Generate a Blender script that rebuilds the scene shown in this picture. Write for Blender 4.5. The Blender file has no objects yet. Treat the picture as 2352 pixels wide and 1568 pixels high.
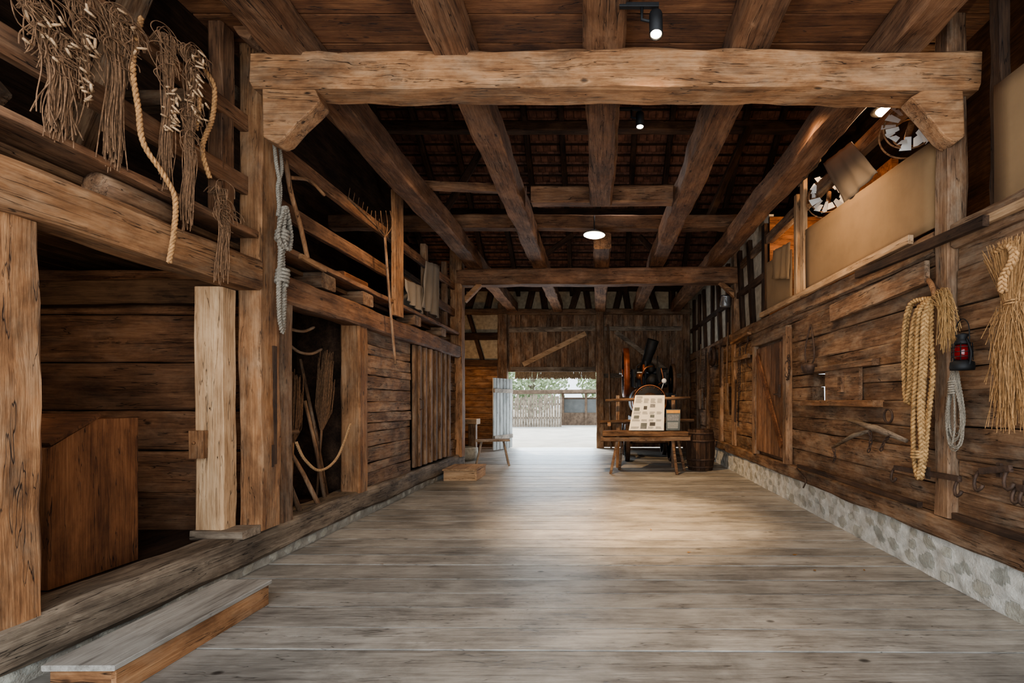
import bpy, math, random
from mathutils import Vector, Matrix, noise
R=random.Random(11)
F=1100.0
def side(X,u,v):
    Y=X*F/(u-1378.0); return Vector((X,Y,1.5-(v-920)*Y/F))
def cross(Y,u,v):
    return Vector(((u-1378)*Y/F,Y,1.5-(v-920)*Y/F))
COL=bpy.context.scene.collection
# ------------------------------------------------------------------ materials
def nodes(name):
    m=bpy.data.materials.new(name); m.use_nodes=True
    nt=m.node_tree; nt.nodes.clear()
    o=nt.nodes.new('ShaderNodeOutputMaterial'); b=nt.nodes.new('ShaderNodeBsdfPrincipled')
    nt.links.new(b.outputs[0],o.inputs[0]); return m,nt,b
def N(nt,t,**k):
    n=nt.nodes.new(t)
    for a,v in k.items(): setattr(n,a,v)
    return n
def math_(nt,op,a,b=None,clamp=False):
    n=N(nt,'ShaderNodeMath',operation=op,use_clamp=clamp)
    for i,x in enumerate((a,b)):
        if x is None: continue
        if isinstance(x,(int,float)): n.inputs[i].default_value=x
        else: nt.links.new(x,n.inputs[i])
    return n.outputs[0]
def ramp(nt,fac,stops,interp='LINEAR'):
    n=N(nt,'ShaderNodeValToRGB'); cr=n.color_ramp; cr.interpolation=interp
    while len(cr.elements)<len(stops): cr.elements.new(.5)
    for e,(p,c) in zip(cr.elements,stops):
        e.position=p; e.color=(c[0],c[1],c[2],1) if not isinstance(c,(int,float)) else (c,c,c,1)
    nt.links.new(fac,n.inputs[0]); return n.outputs[0]
def mult(nt,a,b):
    n=N(nt,'ShaderNodeMix',data_type='RGBA',blend_type='MULTIPLY'); n.inputs[0].default_value=1
    nt.links.new(a,n.inputs[6]); nt.links.new(b,n.inputs[7]); return n.outputs[2]
def coords(nt):
    tc=N(nt,'ShaderNodeTexCoord'); oi=N(nt,'ShaderNodeObjectInfo'); at=N(nt,'ShaderNodeAttribute',attribute_name='pv')
    s=math_(nt,'ADD',math_(nt,'MULTIPLY',oi.outputs['Random'],31.0),math_(nt,'MULTIPLY',at.outputs['Fac'],17.0))
    c=N(nt,'ShaderNodeCombineXYZ')
    for i in range(3): nt.links.new(s,c.inputs[i])
    v=N(nt,'ShaderNodeVectorMath',operation='ADD'); nt.links.new(tc.outputs['Object'],v.inputs[0]); nt.links.new(c.outputs[0],v.inputs[1])
    var=math_(nt,'FRACT',math_(nt,'ADD',math_(nt,'MULTIPLY',at.outputs['Fac'],7.31),oi.outputs['Random']))
    return v.outputs[0],var,at.outputs['Fac']
def scaled(nt,v,s):
    n=N(nt,'ShaderNodeVectorMath',operation='MULTIPLY'); nt.links.new(v,n.inputs[0]); n.inputs[1].default_value=s; return n.outputs[0]
def tex(nt,v,scale,detail=4,dist=0,rough=.6):
    n=N(nt,'ShaderNodeTexNoise'); n.inputs['Scale'].default_value=scale; n.inputs['Detail'].default_value=detail
    n.inputs['Distortion'].default_value=dist; n.inputs['Roughness'].default_value=rough
    nt.links.new(v,n.inputs['Vector']); return n.outputs['Fac']
def wood(name,dark,mid,light,axis='X',bump=.5,rough=.8,val=.4,crack=.85,knot=True,g=1.0,blotch=.3,dust=.0,dcol=(.34,.28,.21),cw=1.0,scuff=0):
    m,nt,b=nodes(name); v,var,pv=coords(nt)
    ai='XYZ'.index(axis)
    def sc(a,c): l=[c*g]*3; l[ai]=a; return tuple(l)
    n1=tex(nt,scaled(nt,v,sc(1.1,28)),1,6,.3,.65)
    n2=tex(nt,scaled(nt,v,sc(5,95)),1,3,.2)
    n3=tex(nt,scaled(nt,v,sc(1.6,4)),1,6,.3,.7)
    n4=tex(nt,scaled(nt,v,sc(.8,13)),1,3,.3,.55)
    f=math_(nt,'ADD',math_(nt,'ADD',math_(nt,'MULTIPLY',n1,.42),math_(nt,'MULTIPLY',n2,.25)),math_(nt,'MULTIPLY',n3,.33))
    c=ramp(nt,f,[(.36,dark),(.49,mid),(.64,light)])
    if dust:
        mx=N(nt,'ShaderNodeMix',data_type='RGBA'); n5=tex(nt,scaled(nt,v,sc(2.5,6)),1,5,.2,.7)
        nt.links.new(ramp(nt,n5,[(.46,0),(.64,dust)]),mx.inputs[0]); nt.links.new(c,mx.inputs[6]); mx.inputs[7].default_value=(*dcol,1); c=mx.outputs[2]
    ck=ramp(nt,n4,[(.5-.006*cw,1),(.5-.0015*cw,1-crack),(.5+.0015*cw,1-crack),(.5+.005*cw,1)])
    ck=math_(nt,'MAXIMUM',ck,ramp(nt,n3,[(.47,0),(.57,1)]))
    c=mult(nt,c,ck)
    c=mult(nt,c,ramp(nt,n3,[(.3,1-blotch),(.6,1.0)]))
    if scuff:
        ns=tex(nt,scaled(nt,v,(1.3,2.2,1)),1,7,.8,.75); c=mult(nt,c,ramp(nt,ns,[(.32,1-scuff),(.5,1),(.68,1+scuff*.4)]))
    if knot:
        vo=N(nt,'ShaderNodeTexVoronoi'); vo.inputs['Scale'].default_value=1
        nt.links.new(scaled(nt,v,sc(1.9,4.2)),vo.inputs['Vector'])
        kn=ramp(nt,vo.outputs['Distance'],[(.03,.25),(.055,.55),(.075,1)])
        c=mult(nt,c,kn)
    vv=math_(nt,'ADD',math_(nt,'MULTIPLY',var,val),1-val*.5)
    cv=N(nt,'ShaderNodeCombineColor')
    for i in range(3): nt.links.new(vv,cv.inputs[i])
    c=mult(nt,c,cv.outputs[0])
    nt.links.new(c,b.inputs['Base Color']); b.inputs['Roughness'].default_value=rough
    b.inputs['Specular IOR Level'].default_value=.35
    h=math_(nt,'ADD',math_(nt,'ADD',math_(nt,'MULTIPLY',n1,.6),math_(nt,'MULTIPLY',n2,.3)),math_(nt,'MULTIPLY',ck,.8))
    bp=N(nt,'ShaderNodeBump'); bp.inputs['Strength'].default_value=bump; bp.inputs['Distance'].default_value=.013
    nt.links.new(h,bp.inputs['Height']); nt.links.new(bp.outputs[0],b.inputs['Normal'])
    return m
def plain(name,c,rough=.6,metal=0,var=.3,scale=12,bump=.2,em=None,es=0,c2=None):
    m,nt,b=nodes(name); v,vr,pv=coords(nt)
    n=tex(nt,v,scale,5)
    lo=tuple(x*(1-var) for x in c); hi=c2 or tuple(min(1,x*(1+var)) for x in c)
    nt.links.new(ramp(nt,n,[(.3,lo),(.7,hi)]),b.inputs['Base Color'])
    b.inputs['Roughness'].default_value=rough; b.inputs['Metallic'].default_value=metal
    if em: b.inputs['Emission Color'].default_value=(*em,1); b.inputs['Emission Strength'].default_value=es
    if bump:
        bp=N(nt,'ShaderNodeBump'); bp.inputs['Strength'].default_value=bump; bp.inputs['Distance'].default_value=.01
        nt.links.new(n,bp.inputs['Height']); nt.links.new(bp.outputs[0],b.inputs['Normal'])
    return m
def weave(name,c,sc=220):
    m,nt,b=nodes(name); v,vr,pv=coords(nt)
    w=[]
    for ax in 'YZ':
        n=N(nt,'ShaderNodeTexWave',bands_direction=ax); n.inputs['Scale'].default_value=sc/6; n.inputs['Distortion'].default_value=1.5
        nt.links.new(v,n.inputs['Vector']); w.append(n.outputs['Fac'])
    f=math_(nt,'MULTIPLY',w[0],w[1]); n3=tex(nt,v,2.5,4)
    f2=math_(nt,'ADD',math_(nt,'MULTIPLY',f,.4),math_(nt,'MULTIPLY',n3,.6))
    nt.links.new(ramp(nt,f2,[(.15,tuple(x*.6 for x in c)),(.7,c)]),b.inputs['Base Color']); b.inputs['Roughness'].default_value=.95
    bp=N(nt,'ShaderNodeBump'); bp.inputs['Strength'].default_value=.25; bp.inputs['Distance'].default_value=.004
    nt.links.new(f,bp.inputs['Height']); nt.links.new(bp.outputs[0],b.inputs['Normal']); return m
def rubble(name,mort=(.54,.52,.47)):
    m,nt,b=nodes(name); tc=N(nt,'ShaderNodeTexCoord'); at=N(nt,'ShaderNodeAttribute',attribute_name='pv')
    v=tc.outputs['Object']; n=tex(nt,v,14,6); n2=tex(nt,v,60,3)
    st=ramp(nt,at.outputs['Fac'],[(.0,mort),(.08,mort),(.2,(.31,.31,.275)),(.45,(.43,.41,.35)),(.7,(.35,.33,.275)),(1,(.48,.46,.40))])
    c=mult(nt,st,ramp(nt,n,[(.3,.68),(.7,1.1)]))
    nt.links.new(c,b.inputs['Base Color']); b.inputs['Roughness'].default_value=.9
    bp=N(nt,'ShaderNodeBump'); bp.inputs['Strength'].default_value=.6; bp.inputs['Distance'].default_value=.012
    nt.links.new(math_(nt,'ADD',n,n2),bp.inputs['Height']); nt.links.new(bp.outputs[0],b.inputs['Normal']); return m
def glow(name,c,s):
    m=bpy.data.materials.new(name); m.use_nodes=True; nt=m.node_tree; nt.nodes.clear()
    o=nt.nodes.new('ShaderNodeOutputMaterial'); e=nt.nodes.new('ShaderNodeEmission')
    e.inputs[0].default_value=(*c,1); e.inputs[1].default_value=s; nt.links.new(e.outputs[0],o.inputs[0]); return m
M={}
GOLD=((.12,.052,.022),(.265,.128,.058),(.40,.22,.11))
OLD=((.07,.035,.018),(.185,.10,.054),(.32,.198,.115))
JST=((.07,.029,.014),(.18,.085,.042),(.29,.152,.08))
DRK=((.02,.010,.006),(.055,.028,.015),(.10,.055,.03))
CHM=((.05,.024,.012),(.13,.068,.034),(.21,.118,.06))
GREY=((.085,.060,.043),(.20,.15,.108),(.33,.262,.195))
PALE=((.22,.125,.065),(.40,.25,.14),(.53,.37,.23))
FLR=((.125,.112,.098),(.255,.235,.208),(.36,.338,.302))
ORG=((.08,.028,.012),(.17,.068,.028),(.27,.122,.055))
for nm,c in (('gold',GOLD),('old',OLD),('joist',JST),('dark',DRK),('chamber',CHM),('grey',GREY),('pale',PALE),('orange',ORG)):
    for ax in 'XYZ':
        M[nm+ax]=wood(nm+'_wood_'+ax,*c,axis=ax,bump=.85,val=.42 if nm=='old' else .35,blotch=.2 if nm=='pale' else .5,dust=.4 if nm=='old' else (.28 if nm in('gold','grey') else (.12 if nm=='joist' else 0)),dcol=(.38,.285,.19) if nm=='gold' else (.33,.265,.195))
M['floorX']=wood('floor_boards',*FLR,axis='X',bump=.35,rough=.5,val=.42,crack=.6,g=.7,blotch=.25,scuff=.28)
M['treadY']=wood('step_tread',*FLR,axis='Y',bump=.3,rough=.6,val=.2,crack=.3,blotch=.2)
M['whitewood']=wood('weathered_white_wood',(.14,.135,.125),(.27,.265,.245),(.38,.37,.34),axis='Z',bump=.6)
M['plaster']=plain('lime_plaster',(.42,.375,.30),.9,0,.25,9,.5)
M['plasterw']=plain('warm_plaster',(.36,.285,.19),.9,0,.3,9,.6)
M['stone']=rubble('rubble_stone'); M['stoneL']=rubble('rubble_stone_dusty',(.30,.28,.24))
M['burlap']=weave('burlap_cloth',(.31,.19,.095))
M['linen']=weave('linen_cloth',(.24,.195,.15),300)
M['brownlinen']=weave('brown_linen_cloth',(.17,.125,.085),300)
M['hemp']=plain('hemp_rope',(.30,.18,.09),.95,0,.4,60,.6)
M['tanrope']=plain('tan_rope',(.36,.19,.08),.9,0,.45,50,.5)
M['straw']=plain('straw',(.36,.215,.09),.8,0,.6,22,.4)
M['drystraw']=plain('brown_straw',(.33,.18,.075),.8,0,.5,40,.4)
M['greyrope']=plain('grey_rope',(.24,.205,.16),.95,0,.45,70,.6)
M['cord']=plain('brown_cord',(.17,.092,.048),.95,0,.6,30,.5)
M['iron']=plain('rusty_iron',(.06,.034,.022),.7,.2,.5,20,.4)
M['black']=plain('black_metal',(.012,.012,.013),.65,.3,.4,10,.1)
M['brass']=plain('coppery_brass',(.24,.10,.048),.45,.7,.5,8,.1)
M['redpaint']=plain('copper_red_paint',(.19,.055,.023),.5,.3,.5,6,.1)
M['steel']=plain('grey_steel',(.3,.3,.3),.4,.8,.2,10,.1)
M['redglass']=plain('red_glass',(.13,.005,.004),.15,0,.1,5,0,em=(.8,.02,.01),es=.01)
M['tile']=plain('clay_roof_tile',(.18,.085,.055),.85,0,.6,5,.4)
M['white']=plain('white_fabric',(.7,.68,.64),.8,0,.06,8,.1)
M['paper']=plain('printed_paper',(.66,.61,.50),.7,0,.04,5,0)
M['ink']=plain('dark_ink',(.04,.04,.04),.7,0,.2,30,0)
M['inkgrey']=plain('grey_print',(.16,.16,.16),.7,0,.4,40,0)
M['amber']=plain('amber_print',(.55,.26,.05),.7,0,.1,10,0)
M['slate']=plain('dark_print',(.07,.085,.085),.6,0,.2,10,0)
M['gravel']=plain('pale_gravel',(.58,.56,.50),.95,0,.2,1,.3)
M['leaf']=plain('green_leaf',(.36,.43,.27),.7,0,.5,2,0)
M['leafdry']=plain('dry_leaf',(.2,.1,.03),.8,0,.4,9,0)
M['bark']=plain('tree_bark',(.3,.26,.22),.9,0,.4,8,.6)
M['fence']=plain('sun_bleached_wood',(.25,.205,.16),.85,0,.5,5,.3)
M['shedwood']=plain('brown_shed_wood',(.17,.12,.085),.85,0,.4,5,.3)
M['glassdark']=plain('dark_window_glass',(.12,.13,.13),.2,0,.2,3,0)
M['lampglow']=glow('lamp_filament',(1,.78,.48),60)
M['lampdisc']=glow('lamp_opal',(1,.85,.58),14)
M['thatch']=plain('reed_thatch',(.2,.15,.095),.9,0,.5,30,.5)
# ------------------------------------------------------------------ mesh builder
class MB:
    def __init__(s): s.v=[];s.f=[];s.p=[];s.m=[];s.sm=[]
    def add(s,vs,fs,pv=.5,smooth=False,mi=0):
        b=len(s.v); s.v+=[Vector(v) for v in vs]
        s.p+= pv if isinstance(pv,list) else [pv]*len(vs)
        for f in fs: s.f.append([i+b for i in f]); s.m.append(mi); s.sm.append(smooth)
    def box(s,a,b,pv=None,mi=0):
        pv=R.random() if pv is None else pv
        x0,y0,z0=a;x1,y1,z1=b
        s.add([(x0,y0,z0),(x1,y0,z0),(x1,y1,z0),(x0,y1,z0),(x0,y0,z1),(x1,y0,z1),(x1,y1,z1),(x0,y1,z1)],
              [(0,3,2,1),(4,5,6,7),(0,1,5,4),(1,2,6,5),(2,3,7,6),(3,0,4,7)],pv,False,mi)
    def bar(s,p0,p1,w,h,wob=0.0,seg=1,bv=None,pv=None,mi=0,taper=1.0,up=None,smooth=False):
        p0=Vector(p0);p1=Vector(p1);d=p1-p0;L=d.length;x=d.normalized()
        ref=up or (Vector((0,0,1)) if abs(x.z)<.9 else Vector((0,1,0)))
        y=ref.cross(x).normalized(); z=x.cross(y)
        bv=min(w,h)*.1 if bv is None else bv
        pv=R.random() if pv is None else pv; sd=R.random()*50
        vs=[];fs=[]
        for i in range(seg+1):
            t=i/seg; k=1+(taper-1)*t; a=w/2*k; c=h/2*k
            o=Vector((0,noise.noise((t*L*.8+sd,1.3,0)),noise.noise((t*L*.8+sd,7.3,2))))*wob if wob else Vector()
            for j,(q,r_) in enumerate([(-a,-(c-bv)),(-a,c-bv),(-(a-bv),c),(a-bv,c),(a,c-bv),(a,-(c-bv)),(a-bv,-c),(-(a-bv),-c)]):
                e=(noise.noise((t*L*3+sd,j*3.1,5))*wob*.7) if wob else 0
                e2=(noise.noise((t*L*3+sd,j*3.1,15))*wob*.7) if wob else 0
                vs.append(p0+x*(L*t)+y*(q+o.y+e)+z*(r_+o.z+e2))
        for i in range(seg):
            for j in range(8):
                a0=i*8+j;b0=i*8+(j+1)%8
                fs.append((a0,a0+8,b0+8,b0))
        fs.append(tuple(range(8))); fs.append(tuple(seg*8+7-j for j in range(8)))
        s.add(vs,fs,pv,smooth,mi)
    def tube(s,pts,r,n=6,pv=None,mi=0,closed=False):
        pts=[Vector(p) for p in pts]; pv=R.random() if pv is None else pv
        m=len(pts); vs=[];fs=[]; nrm=None
        for i,p in enumerate(pts):
            a=pts[(i-1)%m] if (i>0 or closed) else p; b=pts[(i+1)%m] if (i<m-1 or closed) else p
            t=(b-a); t=t.normalized() if t.length>1e-9 else Vector((0,0,1))
            if nrm is None:
                nrm=t.orthogonal().normalized()
            else:
                nrm=nrm-t*nrm.dot(t); nrm=nrm.normalized() if nrm.length>1e-6 else t.orthogonal().normalized()
            bn=t.cross(nrm); rr=r[i] if isinstance(r,(list,tuple)) else r
            for j in range(n):
                an=2*math.pi*j/n; vs.append(p+nrm*(rr*math.cos(an))+bn*(rr*math.sin(an)))
        for i in range(m if closed else m-1):
            for j in range(n):
                a0=i*n+j;a1=i*n+(j+1)%n;b0=((i+1)%m)*n+j;b1=((i+1)%m)*n+(j+1)%n
                fs.append((a0,a1,b1,b0))
        if not closed:
            fs.append(tuple(n-1-j for j in range(n))); fs.append(tuple((m-1)*n+j for j in range(n)))
        s.add(vs,fs,pv,n>4,mi)
    def lathe(s,prof,org,axis=(0,0,1),n=24,pv=.5,mi=0,smooth=True):
        org=Vector(org);ax=Vector(axis).normalized();u=ax.orthogonal().normalized();w=ax.cross(u);vs=[];fs=[]
        for r,h in prof:
            for j in range(n):
                a=2*math.pi*j/n; vs.append(org+ax*h+u*(r*math.cos(a))+w*(r*math.sin(a)))
        for i in range(len(prof)-1):
            for j in range(n):
                a0=i*n+j;a1=i*n+(j+1)%n; fs.append((a0,a1,a1+n,a0+n))
        fs.append(tuple(n-1-j for j in range(n))); fs.append(tuple((len(prof)-1)*n+j for j in range(n)))
        s.add(vs,fs,pv,smooth,mi)
    def ring(s,c,axis,Rr,r,n=32,k=8,pv=.5,mi=0):
        c=Vector(c);ax=Vector(axis).normalized();u=ax.orthogonal().normalized();w=ax.cross(u)
        s.tube([c+u*Rr*math.cos(2*math.pi*i/n)+w*Rr*math.sin(2*math.pi*i/n) for i in range(n)],r,k,pv,mi,True)
    def coil(s,c,axis,Rr,r,turns,pitch,k=6):
        c=Vector(c);ax=Vector(axis).normalized();u=ax.orthogonal().normalized();w=ax.cross(u);n=int(14*turns)
        s.tube([c+u*Rr*math.cos(2*math.pi*i/14)+w*Rr*math.sin(2*math.pi*i/14)+ax*(pitch*i/14) for i in range(n)],r,k)
def smooth(pts,n=8):
    pts=[Vector(p) for p in pts]; out=[]; P=[pts[0]]+pts+[pts[-1]]
    for i in range(1,len(P)-2):
        a,b,c,d=P[i-1],P[i],P[i+1],P[i+2]
        for k in range(n):
            t=k/n; out.append(.5*((2*b)+(c-a)*t+(2*a-5*b+4*c-d)*t*t+(3*b-a-3*c+d)*t**3))
    out.append(pts[-1]); return out
def resample(pts,step):
    out=[pts[0]]; acc=0
    for a,b in zip(pts,pts[1:]):
        L=(b-a).length
        while acc+L>=step:
            t=(step-acc)/L; a=a.lerp(b,t); out.append(a); L=(b-a).length; acc=0
        acc+=L
    return out
def twist(mb,pts,r,pitch=.12,strands=3,braid=False,n=5):
    P=resample(smooth(pts,12),pitch/9)
    m=len(P)
    for k in range(strands):
        ph=2*math.pi*k/strands; S=[];nrm=Vector((.3,1,.1)).normalized()
        for i,p in enumerate(P):
            t=(P[min(m-1,i+1)]-P[max(0,i-1)]).normalized(); nrm=(nrm-t*nrm.dot(t)).normalized(); bn=t.cross(nrm)
            a=2*math.pi*i/9
            if braid: o=nrm*(math.sin(a+ph)*r*.75)+bn*(math.sin(2*(a+ph))*r*.35)
            else: o=nrm*math.cos(a+ph)*r*.5+bn*math.sin(a+ph)*r*.5
            S.append(p+o)
        mb.tube(S,r*(.44 if braid else .56),n)
WM={}
def finish(o,name,label,cat,kind,group,parent,W):
    COL.objects.link(o)
    if parent is not None:
        o.parent=parent; o.matrix_basis=WM[parent.name].inverted()@W
        if label: o['label']=label
    else:
        o.matrix_basis=W
        if label: o['label']=label
        if cat: o['category']=cat
    if kind: o['kind']=kind
    if group: o['group']=group
    WM[o.name]=W
    return o
def put(name,mb,mat,label=None,cat=None,kind=None,group=None,parent=None,W=None,local=False):
    if W is None:
        lo=Vector((min(v.x for v in mb.v),min(v.y for v in mb.v),min(v.z for v in mb.v)))
        hi=Vector((max(v.x for v in mb.v),max(v.y for v in mb.v),max(v.z for v in mb.v)))
        W=Matrix.Translation(((lo.x+hi.x)/2,(lo.y+hi.y)/2,lo.z))
    Wi=W.inverted(); vs=mb.v if local else [Wi@v for v in mb.v]
    me=bpy.data.meshes.new(name); me.from_pydata([tuple(v) for v in vs],[],mb.f)
    mats=mat if isinstance(mat,list) else [mat]
    for m in mats: me.materials.append(M[m])
    me.polygons.foreach_set('material_index',mb.m); me.polygons.foreach_set('use_smooth',mb.sm)
    a=me.attributes.new('pv','FLOAT','POINT'); a.data.foreach_set('value',mb.p)
    me.update()
    return finish(bpy.data.objects.new(name,me),name,label,cat,kind,group,parent,W)
def empty(name,loc,label,cat,group=None):
    o=bpy.data.objects.new(name,None); o.empty_display_size=.2
    return finish(o,name,label,cat,None,group,None,Matrix.Translation(loc))
def timber(name,p0,p1,w,h,mat,label=None,cat='beam',wob=.018,bv=None,parent=None,group=None,kind=None,taper=1.0):
    p0=Vector(p0);p1=Vector(p1);d=p1-p0;x=d.normalized()
    ref=Vector((0,0,1)) if abs(x.z)<.9 else Vector((0,1,0))
    y=ref.cross(x).normalized();z=x.cross(y)
    W=Matrix.Translation(p0)@Matrix((x,y,z)).transposed().to_4x4()
    mb=MB(); mb.bar((0,0,0),(d.length,0,0),w,h,wob,max(2,int(d.length/.14)),bv,taper=taper,up=Vector((0,0,1)))
    return put(name,mb,mat+'X',label,None if parent else cat,kind,group,parent,W,True)
# ------------------------------------------------------------------ room shell
mb=MB(); y=-.6
while y<15.3:
    w=min(R.uniform(.25,.40),15.32-y); dz=R.uniform(-.002,.002)
    x0=-3.15 if y<10.5 else -4.6; k=.03
    mb.bar((x0,y+w/2+k,-.025+dz),(2.9,y+w/2-k,-.025+dz),w-R.choice((.011,.014,.019)),.05,0,1,.001,up=Vector((0,0,1)))
    y+=w
put('floor',mb,'floorX','worn pale grey wide plank threshing floor','floor','structure')
mb=MB(); mb.box((-5.7,-.6,-.2),(5.6,15.3,-.06))
put('floor_base',mb,'black','dark ground beneath the plank floor','floor','structure')
def stone_strip(name,X,sgn,y0,y1,h,label,cnt,big,mat):
    st=.018; ny=int((y1-y0)/st); nz=max(3,int(h/st)); cells=[]
    for _ in range(cnt):
        k=R.uniform(.7,1.3)*big
        c=(R.uniform(y0,y1),R.uniform(.05*big,h-.03),.095*k,.058*k,R.uniform(-.5,.5),R.uniform(.15,1))
        if all(((c[0]-d[0])/(c[2]+d[2]))**2+((c[1]-d[1])/(c[3]+d[3]))**2>1.25 for d in cells if abs(c[0]-d[0])<.4): cells.append(c)
    bk={}
    for c in cells:
        for k in range(int((c[0]-.17)/.2),int((c[0]+.17)/.2)+1): bk.setdefault(k,[]).append(c)
    vs=[];pv=[];fs=[]
    for i in range(ny+1):
        y=y0+(y1-y0)*i/ny
        for j in range(nz+1):
            z=h*j/nz; best=0;p=0
            for c in bk.get(int(y/.2),[]):
                a=y-c[0];b=z-c[1]; ca=math.cos(c[4]);sa=math.sin(c[4]); u=(a*ca+b*sa)/c[2]; w=(-a*sa+b*ca)/c[3]
                q=1-(u*u+w*w)+noise.noise((y*12,z*12,0))*.8
                if q>best: best=q;p=c[5]
            d=math.sqrt(max(0,min(best,.4)))*.006+noise.noise((y*6,z*9,3))*.016
            vs.append((X-sgn*d,y,z)); pv.append(p if best>.2 else 0.0)
    for i in range(ny):
        for j in range(nz):
            a=i*(nz+1)+j; fs.append((a,a+1,a+nz+2,a+nz+1))
    m=MB(); m.add(vs,fs,pv,True); m.box((min(X+sgn*.03,X+sgn*.25),y0,0),(max(X+sgn*.03,X+sgn*.25),y1,h-.005),0.0)
    put(name,m,mat,label,'wall base','structure')
stone_strip('baseboard_right',2.83,1,-.6,15.28,.37,'mortared cobblestone plinth under the log wall',1100,1,'stone')
stone_strip('baseboard_left',-3.05,-1,-.6,10.6,.11,'low mortared rubble footing under the timber sill',500,.7,'stoneL')
def hboards(mb,X,y0,y1,z0,z1,th,hmin,hmax,wob,holes=()):
    z=z0
    while z<z1-.02:
        h=min(R.uniform(hmin,hmax),z1-z)
        if z1-z-h<.08: h=z1-z
        spans=[(y0,y1)]
        for (a,b,c,d) in holes:
            if z+h>c+.02 and z<d-.02:
                ns=[]
                for s0,s1 in spans:
                    if a>s0 and b<s1: ns+=[(s0,a),(b,s1)]
                    else: ns.append((s0,s1))
                spans=ns
        for s0,s1 in spans:
            pv=R.random()
            mb.bar((X+R.uniform(-.01,.01),s0,z+h/2),(X+R.uniform(-.01,.01),s1,z+h/2),th,h-.004,wob,max(1,int((s1-s0)/.15)),.009,pv)
        z+=h
mb=MB(); hboards(mb,2.95,-.6,3.84,.55,2.75,.16,.17,.30,.014)
hboards(mb,2.95,4.05,15.28,.55,1.5,.16,.18,.30,.015); hboards(mb,2.95,4.05,15.28,1.5,1.86,.16,.17,.19,.01,holes=((5.65,6.45,1.4,2.0),)); hboards(mb,2.95,4.05,15.28,1.86,2.75,.16,.18,.30,.015)
put('wall_right',mb,'oldY','weathered horizontal log wall with cracked boards','wall','structure')
mb=MB()
mb.box((5.5,-.8,0),(5.6,11.0,11)); mb.box((5.5,12.8,0),(5.6,15.5,11)); mb.box((5.5,11,0),(5.6,12.8,1.3)); mb.box((5.5,11,2.4),(5.6,12.8,11))
put('wall_outer_right',mb,'darkY','dark outer plank wall of the barn','wall','structure')
mb=MB(); mb.box((-5.7,-.8,0),(-5.6,15.5,11)); put('wall_outer_left',mb,'darkY','dark outer plank wall of the barn','wall','structure')
mb=MB(); mb.box((-5.6,-.8,0),(-3.2,-.7,4.9)); mb.box((2.95,-.8,0),(5.5,-.7,4.9))
put('wall_front',mb,'darkX','dark plank wall beside the barn entrance','wall','structure')
mb=MB(); hboards(mb,-3.13,6.22,7.78,.34,2.45,.1,.10,.22,.018); hboards(mb,-3.13,9.68,10.2,.34,2.45,.1,.14,.26,.02); hboards(mb,-3.13,-.6,1.85,.34,2.45,.1,.2,.3,.02)
put('wall_left',mb,'oldY','weathered horizontal log wall panel','wall','structure')
mb=MB()
for z0,z1 in ((.25,.62),(.63,1.02),(1.03,1.40),(1.41,1.86),(1.87,2.32),(2.33,2.75)):
    mb.bar((-5.6,4.62,(z0+z1)/2),(-3.27,4.62,(z0+z1)/2),.08,z1-z0,.012,12,.012)
put('wall_partition',mb,'joistX','wide brown plank partition wall of the side chamber','wall','structure')
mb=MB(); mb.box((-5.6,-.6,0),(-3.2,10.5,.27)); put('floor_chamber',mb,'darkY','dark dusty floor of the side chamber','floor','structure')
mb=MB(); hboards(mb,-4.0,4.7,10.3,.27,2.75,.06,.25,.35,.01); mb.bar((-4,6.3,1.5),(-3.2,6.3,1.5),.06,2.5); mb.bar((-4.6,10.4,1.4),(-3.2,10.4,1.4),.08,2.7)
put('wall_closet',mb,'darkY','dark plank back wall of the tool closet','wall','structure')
mb=MB()
for i in range(12):
    x=-5.55+i*.215
    if x>-3.35: break
    mb.bar((x+.1,-.5,2.86),(x+.1,10.3,2.86),.2,.05,.004,8)
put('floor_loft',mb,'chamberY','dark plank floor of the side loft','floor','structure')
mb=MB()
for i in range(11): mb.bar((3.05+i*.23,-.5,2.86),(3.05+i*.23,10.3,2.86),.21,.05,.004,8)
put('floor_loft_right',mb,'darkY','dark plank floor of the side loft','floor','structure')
mb=MB(); y=-.6
while y<4.45:
    mb.bar((-3.3,y+.16,4.65),(3.2,y+.16,4.65),.31,.04,.004,10,.006); y+=.32
put('ceiling',mb,'orangeX','reddish brown plank ceiling laid over the joists','ceiling','structure')
# ------------------------------------------------------------------ joists & frame
JX=[(-2.5,-2.75),(-1.17,-1.33),(.06,.04),(1.24,1.2),(2.47,2.4)]
for i,(a,b) in enumerate(JX):
    if i==2:
        timber('ceiling_joist',(.08,-.5,4.47),(.02,6.95,4.47),.33,.3,'joist','long squared brown oak joist, cut at a trimmer','joist',.025)
        timber('ceiling_joist',(.03,8.9,4.47),(.03,15.2,4.47),.33,.3,'joist','squared brown oak joist beyond the trimmer','joist',.02)
    else:
        timber('ceiling_joist',(a,-.5,4.47),(b,15.2,4.47),.30,.3,'joist','long squared rough-hewn oak joist running the barn length','joist',.03,.02)
timber('cross_beam',(-2.87,4.10,4.255),(3.0,3.9,4.115),.30,.30,'gold','massive golden-brown hewn oak tie beam with cracks','beam',.03,.035)
timber('cross_beam',(-3.05,10.35,4.14),(2.9,10.15,4.14),.3,.34,'joist','hewn brown oak tie beam carrying the joists','beam',.015)
timber('trimmer_beam',(-1.0,7.05,4.5),(1.08,7.0,4.5),.2,.24,'joist','short oak trimmer between two joists','beam',.012)
timber('loft_beam',(-2.7,7.1,4.70),(-1.1,7.15,4.64),.12,.11,'joist','thin round-edged loft pole resting on joists','beam',.02)
timber('loft_beam',(-4.9,8.75,4.74),(2.7,8.75,4.74),.24,.24,'joist','long brown beam lying across the joists','beam',.02)
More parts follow.
